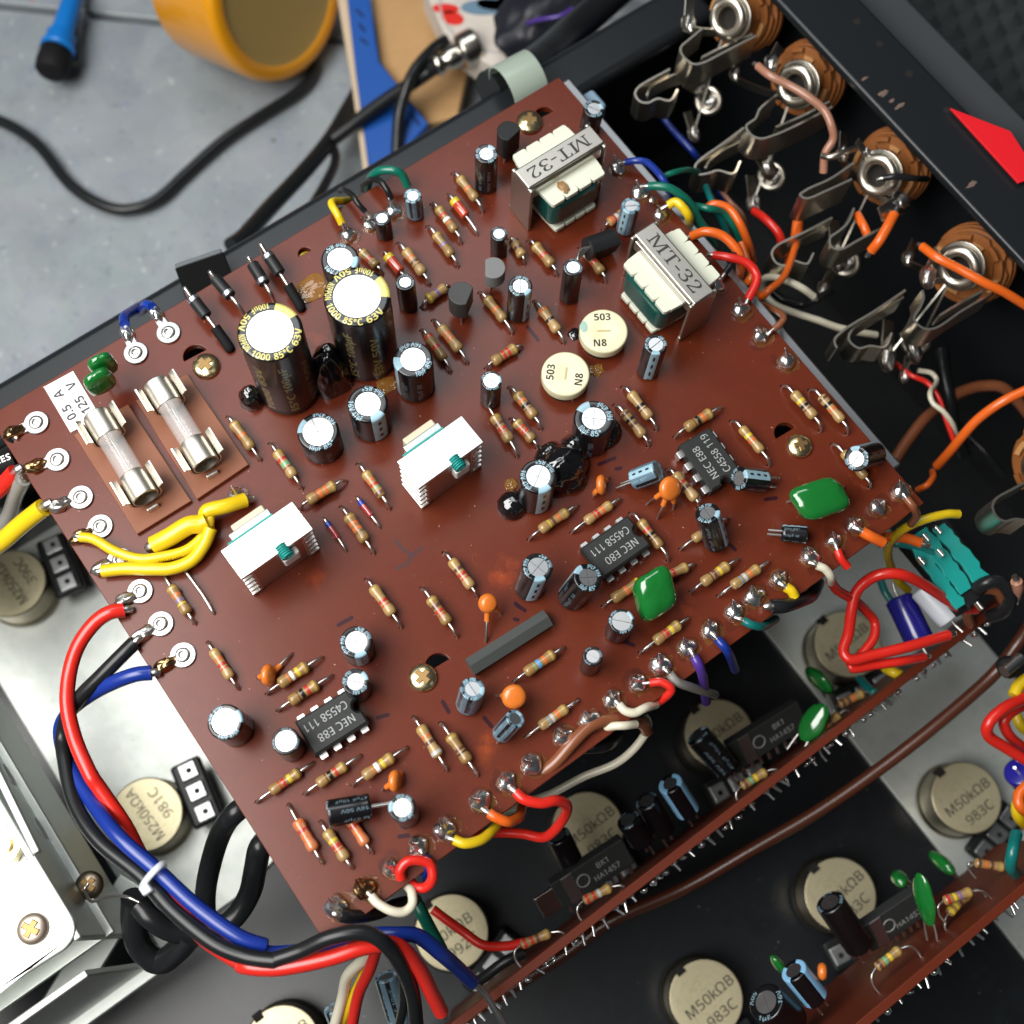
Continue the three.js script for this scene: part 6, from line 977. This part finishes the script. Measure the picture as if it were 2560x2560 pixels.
// ---------- things on the bench behind the chassis ----------
const Bn = -95;
wire([[-35.68,-92.5,-195.16], [-27.05,-92.5,-183.65], [-22.41,-92.5,-171.81], [-21.22,-92.5,-156.29], [-18.14,-92.5,-146.54], [-13.22,-92.5,-140.09], [-4.56,-92.5,-137.87], [7.11,-92.5,-140.49], [20.58,-92.5,-143.64], [34.19,-92.5,-144.55], [45.92,-92.5,-145.3], [53.28,-92.5,-148.39], [55.77,-92.5,-153.26]], 1.55, 'black', 'thin black cable snaking over the speckled bench', { name: 'bench_cable', category: 'cable', group: 'black cables on the bench', a: false, k: 1 });
wire([[-0.46,-60,-94.57], [3.4,-62,-96.2], [14.3,-68,-103.44], [29.66,-76,-112.5], [41.72,-82,-120.48], [53.06,-86,-128.45], [67.31,-88,-137.85], [80.61,-88,-146.61], [89,-88,-153.05]], 2.2, 'black', 'thick black cable running up beside the blue box', { name: 'bench_cable', category: 'cable', group: 'black cables on the bench', a: false, k: 1 });
wire([[41.78,-80,-118.75], [49.21,-78,-118.48], [58.39,-76,-118.1], [67.57,-74,-117.71], [73.53,-72,-116.74]], 1.9, 'black', 'black cable ending in the silver plug', { name: 'bench_cable', category: 'cable', group: 'black cables on the bench', a: false, k: 1 });
wire([[23.89,-70,-98.81], [30.54,-74,-104.51], [38.47,-80,-112.32], [41.95,-84,-119.79], [42.24,-86,-123.5]], 1.3, 'black', 'thin black cable forking beside the chassis', { name: 'bench_cable', category: 'cable', group: 'black cables on the bench', a: false, k: 1 });
wire([[82.58,-72,-122.31], [75.77,-70,-120.54], [68.36,-70,-117.87], [63.37,-72,-115.46], [59.01,-76,-112.16], [53.2,-80,-105.38]], 1.6, 'black', 'black cable bending down behind the chassis', { name: 'bench_cable', category: 'cable', group: 'black cables on the bench', a: false, k: 1 });
{ // silver plug
  const a = V([73.79,-72,-117.12]), b = V([86.64,-70,-115.31]), d = b.clone().sub(a), L = d.length(), o = thing('plug', 'silver metal audio plug lying on the cardboard', 'plug', a.toArray()); o.quaternion.copy(along(d));
  part('barrel', lathe([[0, 0], [2.6, 0], [3.2, 0.6], [3.2, 1.8], [2.4, 2.2], [2.4, 3.4], [3.1, 3.8], [3.1, L * 0.52], [2.6, L * 0.58], [4.3, L * 0.6], [4.6, L * 0.66], [4.6, L * 0.95], [4.2, L], [3.6, L], [3.6, L * 0.8], [0, L * 0.8]], 30), metal([0.62, 0.58, 0.5], 0.25), o);
  part('cable_collar', lathe([[0, -2.5], [2, -2.5], [2.3, 0], [2.3, 0.8], [0, 0.8]], 20), M.blackMatt, o);
}
{ // black clamp block with a hole at the chassis edge
  const c = [-15.24,-13,-64.25], o = thing('edge_clip', 'black plastic clip with a hole standing on chassis edge', 'clip', c);
  const a = V([-18.92,-13,-68.18]), b = V([-9.68,-13,-66.03]), e = V([-19.29,-13,-62.44]), d = b.clone().sub(a).setY(0), w = d.length(), h = 6.4; o.rotation.y = Math.atan2(-d.z, d.x);
  const s = new THREE.Shape(); s.moveTo(-w / 2, -h / 2); s.lineTo(w / 2, -h / 2); s.lineTo(w / 2, h / 2); s.lineTo(-w / 2, h / 2); s.closePath(); const hole = new THREE.Path(); hole.absarc(0.8, 0, 1.05, 0, 7); s.holes.push(hole);
  part('block', new THREE.ExtrudeGeometry(s, { depth: 3, bevelEnabled: true, bevelSize: 0.25, bevelThickness: 0.25, bevelSegments: 2 }).rotateX(-Math.PI / 2), phys([0.004, 0.004, 0.004], { roughness: 0.6, specularIntensity: 0.12 }), o, [0, -3.6, 0]); part('back_lip', box(w, 1.6, 1, 0.3), phys([0.09, 0.1, 0.11], { roughness: 0.35 }), o, [0, -1.0, -h / 2 - 0.6]);
  part('rivet', new THREE.SphereGeometry(0.8, 14, 10).scale(1, 0.5, 1), M.lead, o, [0.8, -2.6, 0]);
}
{ // blue plug with black cap, top left
  const a = V([-7.32,-86,-185.6]), b = V([11.45,-86,-205.4]), d = b.clone().sub(a), L = d.length(), o = thing('blue_plug', 'blue plastic plug with black end on the speckled bench', 'plug', a.toArray()); o.quaternion.copy(along(d)); const blue = phys([0.006, 0.16, 0.52], { roughness: 0.35 });
  part('black_end', lathe([[0, -2], [3.4, -2], [4.4, -1], [4.6, 1], [4.4, 6.4], [0, 6.4]], 28), M.blackMatt, o); part('grip', lathe([[0, 5.5], [4.7, 5.5], [4.7, 7.2], [3.9, 9.2], [4.1, 10.8], [3.1, 12.4], [2.7, L * 0.9], [0, L * 0.9]], 28), blue, o);
  wire([[-0.9,-90,-186.58], [5.53,-90,-198.56], [15.68,-90,-211.82]], 1.6, 'black', 'black lead beside the blue plug', { name: 'bench_cable', category: 'cable', group: 'black cables on the bench', a: false, k: 1 });
}
{ // yellow tub lying on its side
  const c = V([51.5,-66,-156.15]), o = thing('plastic_tub', 'yellow plastic tub lying on its side, olive base towards us', 'tub', c.toArray()), ax = V([0.42, 0.46, 1.05]).normalize(); o.quaternion.copy(along(ax));
  const y = phys([0.66, 0.27, 0.006], { roughness: 0.28, clearcoat: 0.4 }), r = 23.5;
  part('wall', lathe([[r - 3, -26], [r - 1.6, -26], [r + 0.5, -3], [r, -0.9], [r - 1.2, -0.1], [r - 3.4, 0.1], [r - 4.2, -0.5]], 64), y, o);
  part('base', lathe([[r - 4.1, -0.45], [r - 6, -0.7], [0, -0.8]], 64), phys([0.34, 0.23, 0.07], { roughness: 0.45 }), o);
}
{ // cardboard, blue box, printed sheet
  const box4 = (name, label, cat, pts, y, h, mat, extra) => { const c = V(pts[0]); const o = thing(name, label, cat, [c.x, y, c.z]); part(extra ?? 'panel', poly(pts.map((p) => [p[0] - c.x, p[2] - c.z]), h, Math.min(0.4, h / 3)), mat, o); return o; };
  const card = canvas(512, 512, (x) => { const q = seed(88); x.fillStyle = '#b48d5e'; x.fillRect(0, 0, 512, 512); for (let i = 0; i < 2500; i++) { x.fillStyle = `rgba(${q() > 0.5 ? '205,165,115' : '120,88,52'},${0.05 + 0.1 * q()})`; x.fillRect(q() * 512, q() * 512, 10 + 40 * q(), 1 + q()); } }); card.repeat.set(1 / 60, 1 / 60);
  const cm = phys('#ffffff', { map: card, roughness: 0.75 });
  box4('cardboard_sheet', 'tan cardboard sheet behind the chassis', 'cardboard', [[78.99,-84,-156.91], [106.08,-84,-138.39], [74.88,-84,-108.22], [66.47,-84,-110.65], [67.35,-84,-135.2]], -84, 6, cm);
  const bl = box4('blue_box', 'blue box edge with pale rim running down behind chassis', 'box', [[71.29,-80,-156.78], [76.44,-80,-153.25], [65.84,-80,-132.44], [65.55,-80,-108.38], [47.99,-80,-102.49], [44.22,-80,-105.1], [58.55,-80,-132.87]], -80, 14, phys([0.006, 0.075, 0.34], { roughness: 0.45 }));
  const c = V([71.29,-80,-156.78]); part('pale_rim', poly([[69.16,-80.5,-158.76], [71.49,-80.5,-157.17], [58.73,-80.5,-133.22], [44.38,-80.5,-105.39], [43.12,-80.5,-106.27], [56.2,-80.5,-131.55]].map((p) => [p[0] - c.x, p[2] - c.z]), 13, 0.3), phys([0.55, 0.43, 0.3], { roughness: 0.7 }), bl, [0, -0.5, 0]);
  for (const [a, b] of [[[70.04,-79.6,-150.1], [70.34,-79.6,-146.95]], [[68.01,-79.6,-145.61], [67.99,-79.6,-142.71]], [[65.68,-79.6,-141.39], [66.25,-79.6,-138.68]], [[63.26,-79.6,-114.62], [63.23,-79.6,-109.08]]]) { const p = V(a), q = V(b); part('seam_slot', tube([p.clone().sub(c).add(new THREE.Vector3(0, 80, 0)), q.clone().sub(c).add(new THREE.Vector3(0, 80, 0))].map((v) => v.setY(0.02)), 0.35, 4, 6), phys([0.002, 0.01, 0.06], { roughness: 0.6 }), bl); }
  const sheet = canvas(1024, 512, (x) => { const q = seed(12); x.fillStyle = '#c9c1b6'; x.fillRect(0, 0, 1024, 512); for (let i = 0; i < 600; i++) { x.fillStyle = `rgba(${q() > 0.5 ? '214,206,196' : '178,168,158'},.2)`; x.beginPath(); x.ellipse(q() * 1024, q() * 512, 5 + 40 * q(), 4 + 20 * q(), q() * 3, 0, 7); x.fill(); } });
  sheet.repeat.set(1 / 110, 1 / 60);
  const pb = box4('printed_carton', 'pale printed carton with red dot and blue leaf marks', 'carton', [[85.26,-70,-139.05], [101.41,-70,-128], [105.86,-70,-122.64], [117.86,-70,-113.27], [94.16,-70,-100.12], [85.91,-70,-106.35], [80.99,-70,-122]], -70, 10, phys('#ffffff', { map: sheet, roughness: 0.5 }));
  const o = V([85.26,-70,-139.05]), mark = (a, rx, rz, rot, mat, nm) => { const p = V(a).sub(o); const m = part(nm, new THREE.CylinderGeometry(1, 1, 0.08, 24).scale(rx, 1, rz), mat, pb, [p.x, 0.06, p.z]); m.rotation.y = rot; };
  mark([86.07,-70,-129.28], 1.6, 3.6, 0.9, phys([0.65, 0.02, 0.01], { roughness: 0.4 }), 'red_mark'); mark([85.76,-70,-125.79], 2.2, 3.2, 0.6, phys([0.65, 0.02, 0.01], { roughness: 0.4 }), 'red_mark');
  const lb = phys([0.13, 0.22, 0.3], { roughness: 0.5 }); mark([95.01,-70,-123.74], 2.6, 6.5, 1.0, lb, 'blue_leaf'); mark([99.37,-70,-122.47], 2.6, 6.5, 1.0, lb, 'blue_leaf'); mark([102.55,-70,-120.87], 2.4, 6, 1.2, lb, 'blue_leaf');
  { const p = V([99.05,-70,-122.69]).sub(o); part('printed_ring', new THREE.TorusGeometry(16, 0.35, 6, 60).rotateX(Math.PI / 2).scale(1, 0.2, 1), phys([0.45, 0.43, 0.41], { roughness: 0.6 }), pb, [p.x, 0.05, p.z]); }
}
// dark pouch, thick mains cable, plastic sleeve
solid('dark_pouch', blobGeo(15, 8, 9, 0.3, 21, 30), phys([0.012, 0.013, 0.02], { roughness: 0.5 }), 'dark blue-black pouch beside the printed carton', 'pouch', [103.45,-66,-108.22]);
wire([[104.01,-52,-98.56], [99.69,-52,-98.85], [96.63,-54,-101.9], [95.22,-58,-105.28]], 0.8, 'violet', 'violet piping along the dark pouch', { a: false, group: 'pouch trim' });
wire([[58.31,-20,-71.52], [66.3,-22,-72.37], [76.99,-30,-77.2], [92.13,-40,-85.3], [110.37,-46,-92.27], [116.72,-48,-94.28]], 4.0, 'black', 'thick black mains cable leaving through the sleeve', { name: 'bench_cable', category: 'cable', group: 'black cables on the bench', a: false, k: 1 });
{ const a = V([58.6,-16,-67.02]), b = V([66.6,-16,-66.58]), d = b.clone().sub(a), o = thing('cable_sleeve', 'pale green translucent sleeve around the thick cable', 'sleeve', a.clone().lerp(b, 0.5).toArray()); o.quaternion.copy(along(d)); part('sleeve_tube', lathe([[5.2, -d.length() / 2], [5.6, -d.length() / 2], [5.6, d.length() / 2], [5.2, d.length() / 2], [5.2, -d.length() / 2]], 36), phys([0.42, 0.5, 0.42], { roughness: 0.3, transmission: 0.25, thickness: 0 }), o); part('sleeve_lip', box(2, d.length() * 0.94, 3.4, 0.4), phys([0.42, 0.5, 0.42], { roughness: 0.35 }), o, [0, 0, 6]); }
solid('clear_bag', blobGeo(13, 5, 9, 0.4, 14, 24), phys([0.4, 0.42, 0.44], { roughness: 0.3 }), 'greyish plastic bag corner beside the thick cable', 'bag', [114.17,-62,-95.74]);
{ const o = thing('board_standoff', 'pale blue plastic standoff at the upper board corner', 'standoff', [66.49,-5,-50.55]); part('post', box(5.4, 80, 5, 0.8), phys([0.2, 0.3, 0.4], { roughness: 0.4 }), o, [0, -40, 2]); }
// foam case beyond the rear wall
{
  const foam = phys([0.016, 0.02, 0.022], { roughness: 0.95 });
  const fc = thing('foam_pad', 'dark grey foam with rows of small pyramids', 'foam', [150, -30, -30]); part('base', box(60, 8, 140, 2), foam, fc, [12, -4, 30]);
  const g = new THREE.ConeGeometry(3.4, 2.6, 4); for (let i = 0; i < 8; i++) for (let k = 0; k < 14; k++) { const m = part('pyramid', g, foam, fc, [-14 + i * 5.4 + (k % 2) * 2.7, 1.2, -36 + k * 5.2]); m.rotation.y = 0.5; }
  const felt = canvas(512, 512, (x) => { const q = seed(41); x.fillStyle = '#35383c'; x.fillRect(0, 0, 512, 512); for (let i = 0; i < 12000; i++) { const v = Math.floor(30 + 60 * q()); x.fillStyle = `rgba(${v},${v + 2},${v + 6},.35)`; x.fillRect(q() * 512, q() * 512, 1 + 2 * q(), 1 + q()); } }); felt.repeat.set(1 / 40, 1 / 40);
  const rim = thing('case_rim', 'grey felt strip between rear wall and foam', 'felt strip', [131, -9, 40]); part('strip', box(13, 6, 240, 1), phys('#ffffff', { map: felt, roughness: 0.95 }), rim); part('core', box(12, 76, 236, 1), M.blackMatt, rim, [0, -41, 0]);
  const fb = thing('foam_support', 'dark case floor under the foam', 'case', [170, -82, 40]); part('panel', box(70, 4, 260, 1), M.blackMatt, fb, [0, -9, 0]); part('riser', box(50, 40, 240, 1), M.blackMatt, fb, [0, 14, 0]);
  const pts = [[120.82,1.2,-4.03], [126.98,1.2,6.68], [125.6,1.2,13.09], [122.24,1.2,16.65], [120.25,1.2,16.13]], c = V(pts[0]); const o = thing('red_card', 'bright red card corner lying beyond the rear wall', 'card', c.toArray()); part('card', poly(pts.map((p) => [p[0] - c.x, p[2] - c.z]), 0.5, 0.1), phys([0.72, 0.006, 0.014], { roughness: 0.5 }), o);
}
// yellow wire end seen through the board hole, lettered sleeve at the left
wire([[0.07,-7,-53.94], [1.51,-7,-53.12], [3.62,-8,-52.54]], 1.1, 'yellow', 'yellow wire glimpsed through the round board hole', { a: false, k: 1 });
{
  const a = V([-66.53,-3,-46.16]), b = V([-62.93,-2,-45.49]), o = thing('lettered_sleeve', 'black sleeve with white lettering at the far left', 'sleeve', a.clone().lerp(b, 0.5).toArray()), d = b.clone().sub(a); o.rotation.y = Math.atan2(-d.z, d.x);
  part('sleeve_tube', new THREE.CylinderGeometry(2, 2, d.length(), 20).rotateZ(Math.PI / 2), M.blackMatt, o); const [g, m] = print(['LES'], 3.2, 1.8, '#e8e8e4', { size: 0.95, bold: true }); part('lettering', g, m, o, [0.4, 2.03, 0]);
}

scene.traverse((o) => { if (o.isMesh) o.castShadow = o.receiveShadow = true; });
renderer.render(scene, camera);
